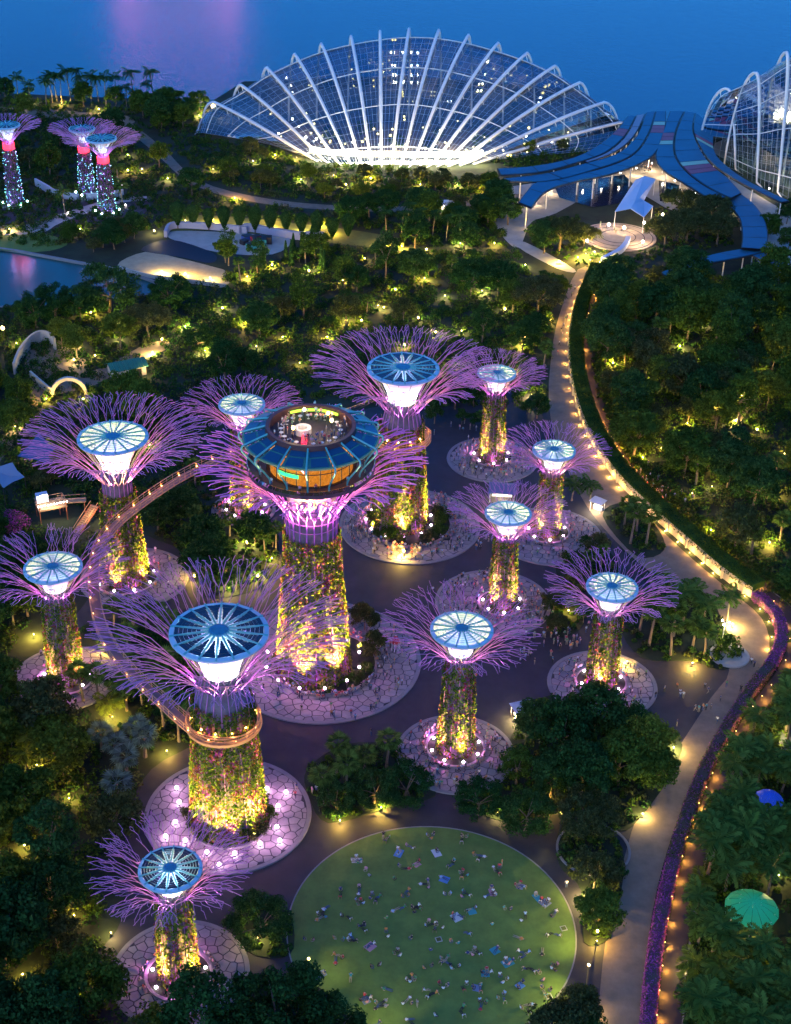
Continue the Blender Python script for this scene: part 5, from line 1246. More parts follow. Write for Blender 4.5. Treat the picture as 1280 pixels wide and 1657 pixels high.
def scatter(pxpoly, n, kinds, spacing, label, group, smin=.8, smax=1.25, tries=14, force=False):
    poly = [(p.x, p.y) for p in gp(pxpoly)]; xs = [p[0] for p in poly]; ys = [p[1] for p in poly]; c = 0
    for _ in range(n * tries):
        if c >= n: break
        x, y = rng.uniform(min(xs), max(xs)), rng.uniform(min(ys), max(ys))
        if not inpoly(x, y, poly): continue
        kind = rng.choice(kinds); sc = rng.uniform(smin, smax)
        pk = kind in PH; rx, h = (2.4, PH[kind][0] + 1) if pk else PROTO[kind][0][2:]
        rx *= sc; h *= sc
        if not force and blocked(x, y, rx): continue
        if any(math.hypot(x - t[0], y - t[1]) < (t[2] + rx) * spacing for t in TREES): continue
        if hides_lamp(x, y, rx, h) and rng.random() < .85: continue
        lb = label[kind] if isinstance(label, dict) else label
        palm(kind, x, y, sc, lb, group) if pk else plant(kind, x, y, sc, lb, group, *(('conifer', 'conifer') if kind == 'cypress' else ('tree', 'tree')))
        c += 1
    return c
KN = {'forest': 'dense dark green tree', 'forest_mid': 'mid green bushy tree', 'light': 'pale yellow green tree', 'tall': 'tall narrow dark tree', 'broad': 'wide spreading olive green tree', 'round': 'dense round clipped looking dark tree', 'olive': 'small olive green tree', 'small_dark': 'small dark round tree', 'cypress': 'slim pointed dark conifer', 'feather': 'green feather palm', 'coconut': 'tall dark coconut palm', 'fan': 'grey blue fan palm', 'greenfan': 'green fan palm', 'lady': 'pale green feather palm', 'shrub': 'low rounded shrub'}
def LBL(where): return {k: v + ' ' + where for k, v in KN.items()}
def one(kind, px, sc, where, group, cat='tree'):
    p = G(*px)
    if kind in PH: return palm(kind, p.x, p.y, sc, KN[kind] + ' ' + where, group)
    return plant(kind, p.x, p.y, sc, KN[kind] + ' ' + where, group)
# --- singled-out trees
W_ = 'standing alone against the round paved plaza by the lawn'
one('round', (420, 1518), 1.0, W_, 'trees around the lawn')
for px, sc in (((455, 1690), 1.55), ((395, 1720), 1.2), ((530, 1720), 1.2), ((455, 1780), 1.3)): one('round', px, sc, 'at the lower edge of the round lawn', 'trees around the lawn')
for k, px, sc in (('round', (655, 1296), .95), ('round', (605, 1300), .8), ('greenfan', (560, 1290), 1.2), ('greenfan', (525, 1300), 1.2), ('greenfan', (545, 1255), 1.2), ('greenfan', (590, 1258), 1.2), ('greenfan', (625, 1250), 1.2), ('round', (545, 1315), .7)): one(k, px, sc, 'in the bed between lawn and rooftop bar plaza', 'trees of the bed above the lawn')
for k, px, sc in (('round', (850, 1345), .95), ('round', (775, 1318), .85), ('forest', (905, 1230), 1.15), ('forest', (960, 1200), 1.15), ('light', (1045, 1240), 1.15), ('forest_mid', (1000, 1270), 1.1), ('forest', (940, 1290), 1.1), ('forest', (865, 1195), .85), ('forest_mid', (1060, 1275), .9), ('forest', (1010, 1205), .9), ('tall', (835, 1270), .8), ('forest', (890, 1290), .8)): one(k, px, sc, 'in the dark grove between plaza and promenade', 'trees of the dark grove by the promenade')
for k, px, sc in (('broad', (945, 1352), .72), ('forest_mid', (965, 1505), .9), ('olive', (960, 1440), 1.0), ('olive', (930, 1660), 1.0), ('small_dark', (955, 1690), 1.2), ('olive', (900, 1700), 1.1)): one(k, px, sc, 'on the island between lawn and promenade', 'trees on the island beside the lawn')
for k, px, sc in (('greenfan', (1050, 1045), 1.3), ('greenfan', (1085, 1060), 1.3), ('greenfan', (1120, 1050), 1.3), ('feather', (1070, 1020), 1.5), ('feather', (1105, 1010), 1.5), ('feather', (1135, 1030), 1.4), ('greenfan', (1035, 1020), 1.2), ('greenfan', (1090, 1030), 1.3), ('feather', (1175, 1010), 1.2), ('greenfan', (1140, 1060), 1.1), ('greenfan', (1060, 985), 1.2), ('feather', (1115, 985), 1.3)): one(k, px, sc, 'in the thicket beside the lime planted supertree', 'palms of the thicket by the golden wall')
for k, px, sc in (('greenfan', (1020, 880), 1.3), ('greenfan', (1045, 885), 1.3), ('greenfan', (1030, 860), 1.2), ('feather', (955, 815), 1.1), ('greenfan', (1010, 850), 1.1), ('feather', (925, 810), 1.1)): one(k, px, sc, 'at the bend of the promenade', 'palms at the promenade bend')
for k, px, sc in (('broad', (870, 510), 1.0), ('forest_mid', (830, 505), 1.1), ('light', (895, 492), 1.0), ('broad', (905, 405), .95), ('forest', (880, 410), 1.1), ('broad', (945, 400), .62)): one(k, px, sc, 'beside the head of the promenade', 'trees at the head of the promenade')
for px, sc in (((1100, 350), .8), ((1150, 368), .9), ((1110, 392), .95), ((1160, 395), .8), ((1075, 400), .8)): one('broad', px, sc, 'inside the curve of the blue covered walk', 'spreading trees by the covered walk')
for k, px, sc in (('round', (178, 505), 1.75), ('round', (275, 500), 1.2), ('round', (90, 520), 1.2), ('round', (60, 530), 1.1), ('forest', (130, 520), 1.0), ('light', (125, 580), 1.1), ('light', (195, 565), 1.1), ('light', (100, 560), .9), ('round', (322, 567), .85), ('broad', (240, 545), .8), ('tall', (370, 430), .9), ('light', (365, 425), .9)): one(k, px, sc, 'in the lake garden', 'trees of the lake garden')
for i in range(12):
    p = G(288 + 25 * i, 368 + 1.9 * i + rng.uniform(-2, 2)); plant('topiary', p.x, p.y, rng.uniform(.9, 1.15), 'dark teardrop clipped tree in the row behind the stage wall', 'clipped trees in the row behind the stage', 'topiary', 'topiary')
for i, (x, y) in enumerate([(85, 166), (92, 164), (100, 168), (115, 166), (128, 160), (135, 168), (148, 170), (160, 168), (172, 172), (188, 170), (205, 174), (218, 172), (238, 176), (250, 174), (75, 172), (30, 168), (48, 172)]): p = G(x, y); palm('coconut', p.x, p.y, rng.uniform(1.0, 1.35), 'tall dark coconut palm on the bay shore', 'coconut palms on the bay shore')
for x, y in [(625, 378), (650, 382), (676, 386), (700, 384), (722, 390), (745, 386), (735, 372), (660, 370)]: p = G(x, y); palm('coconut', p.x, p.y, .95, 'dark palm in the row in front of the dome garden', 'palms in front of the dome garden')
for x, y in [(105, 345), (198, 332), (192, 300)]: p = G(x, y); palm('feather', p.x, p.y, 1.3, 'uplit palm between the blue lit far supertrees', 'palms of the far blue garden'); floodlight(G(x, y) + Vector((1.4, -1.4, .1)), 'warm floodlight under a palm of the far blue garden', 'palm floodlights of the far garden', M_BULB_W, (1, .7, .3), 700, (-1, 1, 5), .25, 80)
for k, px, sc in (('fan', (190, 1300), 1.35), ('fan', (205, 1255), 1.35), ('fan', (188, 1235), 1.2), ('fan', (235, 1225), 1.3), ('fan', (165, 1215), 1.2), ('fan', (225, 1200), 1.2), ('greenfan', (290, 1200), 1.2), ('greenfan', (265, 1180), 1.2), ('greenfan', (300, 1175), 1.1), ('lady', (178, 1160), 1.3), ('lady', (45, 1230), 1.4), ('lady', (45, 1250), 1.3), ('lady', (20, 1210), 1.3), ('greenfan', (135, 1135), 1.2), ('greenfan', (95, 1160), 1.2), ('greenfan', (60, 1165), 1.2), ('greenfan', (160, 1140), 1.2), ('feather', (205, 1150), 1.3), ('feather', (230, 1140), 1.2)): one(k, px, sc, 'below the copper walkway', 'palms below the walkway')
p = G(1180, 1060); plant('shrub', p.x, p.y, 1.5, 'rounded green grass mound in the pale promenade planter', 'mounds', 'shrub', 'shrub')
# --- massed planting
scatter([(0, 1180), (100, 1190), (150, 1330), (215, 1360), (150, 1420), (130, 1500), (170, 1560), (200, 1640), (330, 1690), (330, 1800), (-80, 1800), (-80, 1180)], 40, ['forest', 'forest', 'forest_mid', 'olive', 'light', 'tall'], .40, LBL('in the forest outside the walkway'), 'trees of the forest outside the walkway', 1.0, 1.5, 40)
scatter([(-60, 960), (60, 950), (70, 1040), (0, 1090), (30, 1150), (150, 1170), (100, 1200), (-60, 1200)], 12, ['forest', 'forest_mid', 'greenfan'], .5, LBL('near the lime planted supertree outside the walkway'), 'trees near the walkway bend')
scatter([(225, 850), (330, 765), (430, 840), (452, 905), (425, 955), (330, 975), (300, 895)], 26, ['greenfan', 'small_dark', 'forest', 'greenfan'], .45, LBL('in the bed inside the walkway curve'), 'trees inside the walkway curve', .7, 1.0, 30)
scatter([(975, 470), (1010, 462), (1300, 470), (1360, 1000), (1290, 1000), (1210, 915), (1120, 850), (1050, 790), (990, 700), (958, 620), (955, 540)], 88, ['forest', 'forest', 'forest_mid', 'tall', 'light', 'forest', 'greenfan', 'olive'], .44, LBL('in the rainforest strip beyond the hedge'), 'trees of the rainforest beyond the hedge', 1.0, 1.5, 50)
scatter([(1120, 1290), (1190, 1180), (1290, 1060), (1340, 1100), (1340, 1800), (1060, 1800), (1075, 1600), (1095, 1450), (1110, 1350)], 120, ['feather', 'feather', 'feather', 'feather', 'lady'], .36, LBL('in the palm belt beside the hedge lane'), 'palms of the belt beside the lane', 1.15, 1.6, 40)
scatter([(1190, 1560), (1290, 1540), (1300, 1700), (1150, 1700)], 6, ['olive', 'forest_mid'], .5, LBL('among the palms beside the hedge lane'), 'trees among the belt palms')
MIDK = ['forest', 'forest', 'forest_mid', 'tall', 'olive', 'greenfan', 'small_dark']
scatter([(240, 470), (380, 440), (480, 415), (640, 412), (800, 420), (880, 440), (895, 520), (880, 640), (780, 640), (720, 560), (600, 545), (470, 570), (400, 620), (330, 640), (230, 720), (150, 700), (250, 620), (290, 560)], 40, MIDK, .44, LBL('in the gardens behind the grove'), 'trees of the gardens behind the grove', .8, 1.25, 50)
scatter([(400, 430), (520, 400), (540, 440), (430, 460)], 9, ['cypress'], .7, LBL('beside the stage in the lake garden'), 'conifers beside the stage', .9, 1.2)
scatter([(-60, 560), (30, 620), (50, 680), (0, 740), (-60, 800)], 10, ['forest', 'small_dark', 'forest_mid'], .5, LBL('along the side path of the lake garden'), 'trees along the side path')
scatter([(30, 760), (130, 720), (260, 640), (300, 660), (260, 740), (170, 800), (60, 800)], 16, ['olive', 'light', 'small_dark'], .5, LBL('behind the terrace and its stair'), 'trees behind the terrace', .55, .85, 30)
scatter([(-60, 830), (40, 830), (60, 930), (-60, 960)], 6, ['small_dark', 'forest'], .5, LBL('below the lit terrace'), 'trees below the terrace', .7, 1.0)
scatter([(-60, 182), (150, 192), (240, 250), (330, 300), (330, 345), (230, 312), (200, 285), (80, 285), (60, 290), (-60, 290)], 24, ['olive', 'forest_mid', 'forest', 'light', 'small_dark'], .44, LBL('around the far blue lit supertrees'), 'trees around the far blue garden', .8, 1.2, 40)
scatter([(60, 168), (330, 176), (340, 215), (260, 215), (200, 178)], 14, ['forest', 'forest_mid', 'forest_mid'], .44, LBL('on the bay shore beside the glass dome'), 'trees on the bay shore', .75, 1.05, 40)
scatter([(-60, 156), (60, 160), (60, 172), (-60, 172)], 8, ['small_dark', 'forest'], .6, LBL('at the tip of the bay shore'), 'trees at the tip of the shore', .8, 1.1, 30)
scatter([(340, 240), (440, 250), (490, 284), (620, 292), (770, 292), (800, 314), (700, 328), (560, 328), (430, 314), (340, 290)], 23, ['olive', 'light', 'olive', 'forest_mid', 'olive'], .42, LBL('on the slope in front of the big glass dome'), 'trees in front of the glass dome', .55, .85, 40)
scatter([(560, 350), (700, 348), (820, 332), (830, 390), (780, 410), (640, 405), (540, 380)], 16, ['forest', 'forest_mid', 'olive', 'forest'], .45, LBL('between the dome garden and the central gardens'), 'trees between the gardens', .8, 1.1, 40)
scatter([(60, 380), (180, 372), (260, 380), (230, 400), (140, 412)], 9, ['forest', 'olive', 'forest_mid'], .5, LBL('on the lake bank below the blue garden'), 'trees on the lake bank', .6, .85, 30)
scatter([(660, 640), (780, 650), (870, 640), (880, 690), (720, 700), (690, 690)], 16, ['greenfan', 'small_dark', 'forest'], .5, LBL('at the back edge of the supertree plaza'), 'trees at the back edge of the grove', .6, .9, 30)
scatter([(1230, 330), (1330, 330), (1330, 440), (1240, 440)], 7, ['small_dark', 'forest_mid', 'forest'], .5, LBL('beside the end of the covered walk'), 'trees beside the covered walk end', .6, .9)
for k, n_ in (('bed_hill', 7), ('bed_lane', 6), ('bed_isle', 0)):
    scatter(BEDS[k], n_, ['small_dark', 'olive', 'greenfan'], .5, LBL('in the small bed beside the crowded plaza'), 'trees of the small plaza beds', .6, .85, 30, True)
scatter([(130, 1020), (230, 1010), (300, 1020), (340, 1110), (330, 1180), (250, 1230), (190, 1180), (130, 1120)], 22, ['greenfan', 'greenfan', 'small_dark', 'feather'], .42, LBL('under the loop of the copper walkway'), 'palms under the walkway loop', .9, 1.3, 40)
# shrubs in the trunk planters
def ring_shrubs(c, r0, r1, n, where):
    for i in range(n):
        a = rng.uniform(0, 2 * PI); r_ = rng.uniform(r0, r1); plant('shrub', c[0] + r_ * math.cos(a), c[1] + r_ * math.sin(a), rng.uniform(.55, 1.0), 'low rounded shrub ' + where, 'shrubs ' + where, 'shrub', 'shrub', .35)
ring_shrubs((-13.2, 232.6), 7.9, 9.0, 16, 'in the planter of the rooftop bar tree'); ring_shrubs((3.0, 284.9), 6.9, 8.6, 24, 'in the bench ring planter behind the bar tree')
ring_shrubs((-27.1, 188.4), 6.4, 6.7, 12, 'hugging the foot of the ring deck tree')
for px, sc in (((590, 1020), 1.0), ((605, 1062), 1.0), ((583, 1008), .8)): p = G(*px); plant('olive', p.x, p.y, sc * .75, 'small round tree in the planter of the rooftop bar tree', 'trees in the bar tree planter')
# dome interior planting
for i in range(10):
    u = rng.uniform(2, 16); F_, T_ = dat(u, dF), dat(u, dT); f = rng.uniform(.12, .8); plant(rng.choice(('small_dark', 'olive', 'light')), F_.x + (T_.x - F_.x) * f, F_.y + (T_.y - F_.y) * f, rng.uniform(.6, 1.0), 'indoor tree under the big glass dome', 'trees inside the glass dome')
for i in range(72):
    u = rng.uniform(1.5, 16.5); F_, T_ = dat(u, dF), dat(u, dT); f = rng.uniform(.1, .85); q = F_.lerp(Vector((T_.x, T_.y, 0)), f); hh = rng.uniform(1, 3 + T_.z * .3 * f)
    t = thing('dome_lamp', 'small warm lamp inside the big glass dome', 'lamp', (q.x, q.y, 0), 0, 'lamps inside the glass dome'); MB().tube([(0, 0, 0), (0, 0, hh)], .05, 4).obj('post', M_DARK, t); MB().ball((0, 0, hh + .25), rng.uniform(.25, .5), 0, 6, 5).obj('lamp_glass', M_BULB_Y if rng.random() < .7 else M_BULB_W, t)
    if i % 5 == 0: light(t, (0, 0, hh + .9), (1, .7, .35), 900, .15)

# ------------------------------------------------------------------ undergrowth: what nobody could count
DOMEF = [(p.x, p.y) for p in gp([(330, 208), (452, 240), (520, 260), (640, 266), (780, 266), (830, 258), (1000, 225), (960, 150), (640, 100), (400, 150)])]
def undergrowth():
    regs = [[(785, 262), (850, 274), (905, 262), (960, 242), (985, 234), (955, 230), (830, 254)], [(845, 372), (880, 352), (935, 350), (945, 395), (990, 412), (1060, 405), (1075, 445), (975, 445), (935, 430), (870, 400)], [(1060, 330), (1180, 340), (1185, 395), (1070, 420), (1045, 400)], [(130, 1015), (300, 1012), (345, 1110), (330, 1185), (250, 1235), (180, 1180)], [(-80, 830), (130, 720), (300, 660), (330, 780), (225, 850), (60, 960), (0, 1100), (150, 1170), (230, 1250), (160, 1420), (160, 1600), (330, 1700), (330, 1800), (-80, 1800)], [(975, 455), (1300, 445), (1360, 1000), (1290, 1000), (1210, 915), (1050, 790), (958, 620)], [(1090, 1240), (1180, 1120), (1300, 1040), (1340, 1100), (1340, 1800), (1060, 1800), (1110, 1450)],
            [(-80, 500), (240, 470), (380, 440), (540, 405), (840, 410), (895, 520), (880, 660), (700, 660), (560, 650), (400, 640), (330, 700), (150, 760), (-80, 800)], [(-80, 190), (150, 190), (230, 240), (340, 222), (450, 244), (500, 266), (640, 272), (800, 300), (820, 400), (560, 400), (280, 370), (60, 400), (-80, 372)], [(-80, 158), (330, 172), (340, 240), (210, 210), (-80, 190)]] + list(BEDS.values())
    dens = [.25, .22, .22, .25, .16, .17, .20, .20, .20, .12] + [.35] * len(BEDS); big = [1.8, .9, 1.0, 1.3, 2.3, 2.5, 1.7, 2.0, 1.7, 1.6] + [1.2] * len(BEDS); P = []; N_ = []; S = []; r = np.random.default_rng(5); MI = []
    for reg, dn, bg_ in zip(regs, dens, big):
        w = [(p.x, p.y) for p in gp(reg)]; xs = [p[0] for p in w]; ys = [p[1] for p in w]; n = int((max(xs) - min(xs)) * (max(ys) - min(ys)) * dn)
        for x, y in zip(r.uniform(min(xs), max(xs), n), r.uniform(min(ys), max(ys), n)):
            if not inpoly(x, y, w): continue
            if dn < .3 and blocked(x, y, 0): continue
            if dn < .3 and bg_ < 1.8 and y > 500 and inpoly(x, y, DOMEF): continue
            near = any(abs(p.x - x) < 2.2 and -1.5 < p.y - y < 4.5 for p in LAMPW)
            s = (r.uniform(.45, 1.0) if not near else .35) * bg_; k = int(26 * s + 8); d = r.normal(size=(k, 3)); d[:, 2] = np.abs(d[:, 2]); d /= np.linalg.norm(d, axis=1, keepdims=True)
            P.append(np.array([x, y, .1]) + d * np.array([s, s, s * r.uniform(.8, 1.5)]) * r.uniform(.55, 1.05, (k, 1))); N_.append(d + r.normal(size=(k, 3)) * .4); S.append(r.uniform(.4, .85, k)); MI.append(np.full(k, int(r.choice([0, 0, 1, 1, 2]))))
    for L_, o0, o1 in ((HEDGE2, 5.6, 9.5), (HEDGE1, 6.6, 9.5)):
        for q in range(900):
            i = int(r.integers(0, len(L_))); pt = offset_line(L_, r.uniform(o0, o1))[i] if q < 0 else L_[i]
            t_ = L_[min(i + 1, len(L_) - 1)] - L_[max(i - 1, 0)]; t_.z = 0; t_.normalize(); of = r.uniform(o0, o1); al = r.uniform(-4, 4); x = pt.x - t_.y * of + t_.x * al; y = pt.y + t_.x * of + t_.y * al
            s = r.uniform(.6, 1.3); k = int(26 * s + 8); d = r.normal(size=(k, 3)); d[:, 2] = np.abs(d[:, 2]); d /= np.linalg.norm(d, axis=1, keepdims=True)
            P.append(np.array([x, y, .1]) + d * s * r.uniform(.55, 1.05, (k, 1))); N_.append(d + r.normal(size=(k, 3)) * .4); S.append(r.uniform(.35, .7, k)); MI.append(np.full(k, int(r.choice([0, 1, 1, 2]))))
    P = np.concatenate(P); me = leaves_mesh('undergrowth', P, np.concatenate(N_), np.concatenate(S), [L_DARK, L_MID, L_OLIVE], np.concatenate(MI), .6, 0, 6)
    tag(link('undergrowth', me), 'low leafy undergrowth filling the ground between the trees', 'undergrowth', None, 'stuff')
undergrowth()
# bougainvillea mass by the terrace
r = np.random.default_rng(9); n = 2600; d = r.normal(size=(n, 3)); d[:, 2] = np.abs(d[:, 2]); d /= np.linalg.norm(d, axis=1, keepdims=True); c = G(14, 862)
t = thing('flowering_tree', 'dark magenta flowering tree below the lit terrace', 'tree', (c.x, c.y, 0)); MB().tube([(0, 0, 0), (.2, 0, 2.5)], [.3, .2], 6).obj('trunk', M_BARK, t)
link('crown', leaves_mesh('crown', d * np.array([5.2, 4.2, 3.0]) * r.uniform(.6, 1.05, (n, 1)) + np.array([0, 0, 2.2]), d + r.normal(size=(n, 3)) * .4, .45 * r.uniform(.6, 1.3, n), [L_PINK, L_DARK], (r.random(n) < .35).astype(int), .6, 0, 9), t)

# ------------------------------------------------------------------ people
def skin_figure(name, J, E, tags):
    """one continuous body grown over a posed skeleton; faces take the material of the nearest joint"""
    keys = list(J); me = bpy.data.meshes.new(name); me.from_pydata([J[k][0] for k in keys], [(keys.index(a), keys.index(b_)) for a, b_ in E], [])
    o = bpy.data.objects.new(name, me); COL.objects.link(o); md = o.modifiers.new('skin', 'SKIN'); md.use_smooth_shade = True
    for i, k in enumerate(keys): sv = me.skin_vertices[0].data[i]; sv.radius = J[k][1]; sv.use_root = (k == 'pelvis')
    ss = o.modifiers.new('sub', 'SUBSURF'); ss.levels = 1; ss.render_levels = 1
    dg = bpy.context.evaluated_depsgraph_get(); out = bpy.data.meshes.new_from_object(o.evaluated_get(dg)); out.name = name
    bpy.data.objects.remove(o); out.materials.clear()
    for q in (MSKIN[0], MHAIR, MSHIRT[0], MPANT[0]): out.materials.append(q)
    JP = np.array([J[k][0] for k in keys])
    for p in out.polygons:
        c = np.array(p.center); k = keys[int(np.argmin(np.sum((JP - c) ** 2, 1)))]; p.material_index = tags.get(k, 2)
    return out
MSKIN = [mat('skin_light', (.50, .32, .24), .6), mat('skin_dark', (.26, .15, .10), .6)]; MHAIR = mat('dark_hair', (.025, .02, .018), .6)
SHC = {'white': (.75, .75, .75), 'pale blue': (.35, .50, .70), 'red': (.55, .05, .06), 'navy': (.04, .06, .18), 'teal': (.05, .30, .35), 'pink': (.65, .28, .38), 'black': (.025, .025, .03), 'grey': (.32, .32, .34), 'orange': (.65, .25, .06), 'green': (.08, .30, .12)}
MSHIRT = [mat('shirt_' + k.replace(' ', '_'), c, .8) for k, c in SHC.items()]; SHN = list(SHC)
MPANT = [mat('denim', (.07, .10, .20), .8), mat('black_cloth', (.03, .03, .035), .8), mat('khaki_cloth', (.36, .30, .20), .8)]
TG = {'head': 0, 'crown': 1, 'hl': 0, 'hr': 0, 'el': 0, 'er': 0, 'neck': 0, 'kl': 3, 'kr': 3, 'fl': 3, 'fr': 3, 'pelvis': 3, 'tl': 3, 'tr': 3, 'al': 3, 'ar': 3}
EDG = [('pelvis', 'spine'), ('spine', 'chest'), ('chest', 'neck'), ('neck', 'head'), ('head', 'crown'), ('chest', 'sl'), ('sl', 'el'), ('el', 'hl'), ('chest', 'sr'), ('sr', 'er'), ('er', 'hr'), ('pelvis', 'tl'), ('tl', 'kl'), ('kl', 'al'), ('al', 'fl'), ('pelvis', 'tr'), ('tr', 'kr'), ('kr', 'ar'), ('ar', 'fr')]
def fig(pel, sp, ch, nk, hd, cr, S, Eb, Hn, T, K, A, Fo):
    r = lambda a: (a, a); J = {'pelvis': (pel, (.16, .13)), 'spine': (sp, (.15, .11)), 'chest': (ch, (.17, .12)), 'neck': (nk, r(.06)), 'head': (hd, (.105, .115)), 'crown': (cr, (.09, .095))}
    for s, q in ((-1, 'l'), (1, 'r')):
        mm = lambda v: (v[0] * s, v[1], v[2])
        J['s' + q] = (mm(S), r(.075)); J['e' + q] = (mm(Eb), r(.05)); J['h' + q] = (mm(Hn), r(.045)); J['t' + q] = (mm(T), r(.095)); J['k' + q] = (mm(K), r(.07)); J['a' + q] = (mm(A), r(.05)); J['f' + q] = (mm(Fo), r(.045))
    return J
FIG = {
 'seated': skin_figure('person', fig((0, 0, .16), (0, -.04, .38), (0, -.03, .60), (0, 0, .76), (0, .03, .88), (0, .01, .98), (.21, -.02, .64), (.29, .10, .42), (.16, .30, .32), (.12, .08, .15), (.34, .36, .26), (.12, .44, .08), (.02, .48, .06)), EDG, TG),
 'leaning': skin_figure('person', fig((0, 0, .14), (0, -.14, .33), (0, -.27, .52), (0, -.33, .66), (0, -.33, .79), (0, -.36, .89), (.21, -.27, .56), (.28, -.42, .32), (.26, -.52, .05), (.11, .12, .13), (.13, .50, .36), (.12, .82, .08), (.12, .96, .07)), EDG, TG),
 'lying': skin_figure('person', fig((0, 0, .13), (0, -.22, .13), (0, -.44, .14), (0, -.60, .14), (0, -.74, .16), (0, -.84, .17), (.21, -.46, .13), (.34, -.30, .10), (.30, -.06, .09), (.11, .12, .12), (.13, .52, .14), (.14, .92, .09), (.14, 1.02, .14)), EDG, TG),
 'standing': skin_figure('person', fig((0, 0, .94), (0, 0, 1.14), (0, 0, 1.36), (0, 0, 1.50), (0, .02, 1.62), (0, 0, 1.71), (.20, 0, 1.41), (.26, .02, 1.14), (.25, .10, .90), (.10, 0, .88), (.12, .03, .48), (.12, -.02, .08), (.12, .14, .05)), EDG, TG),
 'walking': skin_figure('person', {**fig((0, 0, .92), (0, .02, 1.12), (0, .04, 1.34), (0, .05, 1.48), (0, .08, 1.60), (0, .06, 1.69), (.20, .04, 1.39), (.25, -.06, 1.13), (.23, .10, .92), (.10, .02, .86), (.11, .22, .50), (.11, .24, .09), (.11, .38, .06)), 'kr': ((.11, .0, .46), (.07, .07)), 'ar': ((.11, -.30, .14), (.05, .05)), 'fr': ((.11, -.22, .05), (.045, .045)), 'er': ((.25, .14, 1.14), (.05, .05)), 'hr': ((.22, .30, .98), (.045, .045))}, EDG, TG)}
NP = [0]
def person(pose, x, y, z, where, group, rz=None):
    k = rng.choice((0, 0, 0, 1, 1, 2, 3, 3, 4, 5, 6, 6, 7, 8, 9)); o = link('person', FIG[pose], None, (x, y, z), rng.uniform(0, 6.28) if rz is None else rz); s = rng.uniform(.92, 1.06); o.scale = (s, s, s)
    for i, mm in ((0, rng.choice(MSKIN)), (2, MSHIRT[k]), (3, rng.choice(MPANT))): o.material_slots[i].link = 'OBJECT'; o.material_slots[i].material = mm
    w = {'seated': 'sitting cross legged', 'leaning': 'sitting with legs stretched out', 'lying': 'lying down', 'standing': 'standing', 'walking': 'walking'}[pose]
    tag(o, 'person in a %s top %s %s' % (SHN[k], w, where), 'person', group); NP[0] += 1
# floodlights that wash the lawn from its edge
for px, aim_px, pw in (((905, 1352), (830, 1400), 2200), ((962, 1545), (900, 1520), 3600), ((948, 1600), (890, 1610), 3600), ((600, 1700), (620, 1630), 3000), ((500, 1590), (530, 1575), 1400)):
    p = G(*px); q = G(*aim_px); t = thing('floodlight', 'yellow floodlight on a pole washing the edge of the round lawn', 'floodlight', (p.x, p.y, .1), 0, 'pole floodlights at the lawn edge')
    po = MB().tube([(0, 0, 0), (0, 0, 5)], .08, 6).obj('post', M_DARK, t); MB().ball((0, 0, 5.1), .22, 0, 7, 5).obj('lamp_glass', M_BULB_Y, po); light(t, (0, 0, 5.4), (.95, .85, .22), pw, .25, 'SPOT', (q.x - p.x, q.y - p.y, -5.2), 80, .9)
# groups picnicking on the lawn
LAWN_PX = [(500, 1525), (545, 1450), (585, 1390), (620, 1360), (690, 1358), (660, 1370), (655, 1400), (700, 1385), (745, 1360), (765, 1385), (740, 1400), (640, 1420), (600, 1415), (560, 1480), (530, 1470), (515, 1480), (575, 1435), (610, 1450), (660, 1450), (690, 1440), (720, 1450), (755, 1420), (790, 1440), (805, 1415), (840, 1430), (865, 1455), (885, 1460), (900, 1485), (890, 1515), (875, 1540), (865, 1570), (880, 1580), (845, 1490), (815, 1475), (790, 1450), (770, 1480), (740, 1490), (715, 1500), (680, 1470), (650, 1480), (620, 1490), (590, 1500), (600, 1530), (570, 1520), (545, 1555), (520, 1580), (560, 1590), (610, 1560), (640, 1545), (665, 1520), (700, 1540), (735, 1530), (760, 1510), (800, 1500), (830, 1520), (850, 1545), (800, 1540), (765, 1545), (730, 1570), (690, 1570), (660, 1590), (630, 1600), (590, 1620), (620, 1630), (655, 1620), (690, 1610), (720, 1590), (750, 1600), (780, 1580), (810, 1585), (840, 1600), (875, 1600), (895, 1565), (850, 1630), (815, 1620), (780, 1620), (745, 1640), (700, 1645), (660, 1650), (610, 1660), (720, 1560), (640, 1380), (715, 1420), (680, 1400), (580, 1460), (545, 1520), (755, 1455), (820, 1560), (690, 1500), (630, 1510), (770, 1600)]
MAT_M = [mat('mat_' + k, c, .8) for k, c in (('blue', (.10, .25, .55)), ('white', (.6, .6, .62)), ('pink', (.5, .25, .35)), ('teal', (.05, .3, .35)), ('plaid', (.25, .28, .40)))]
nl = 0
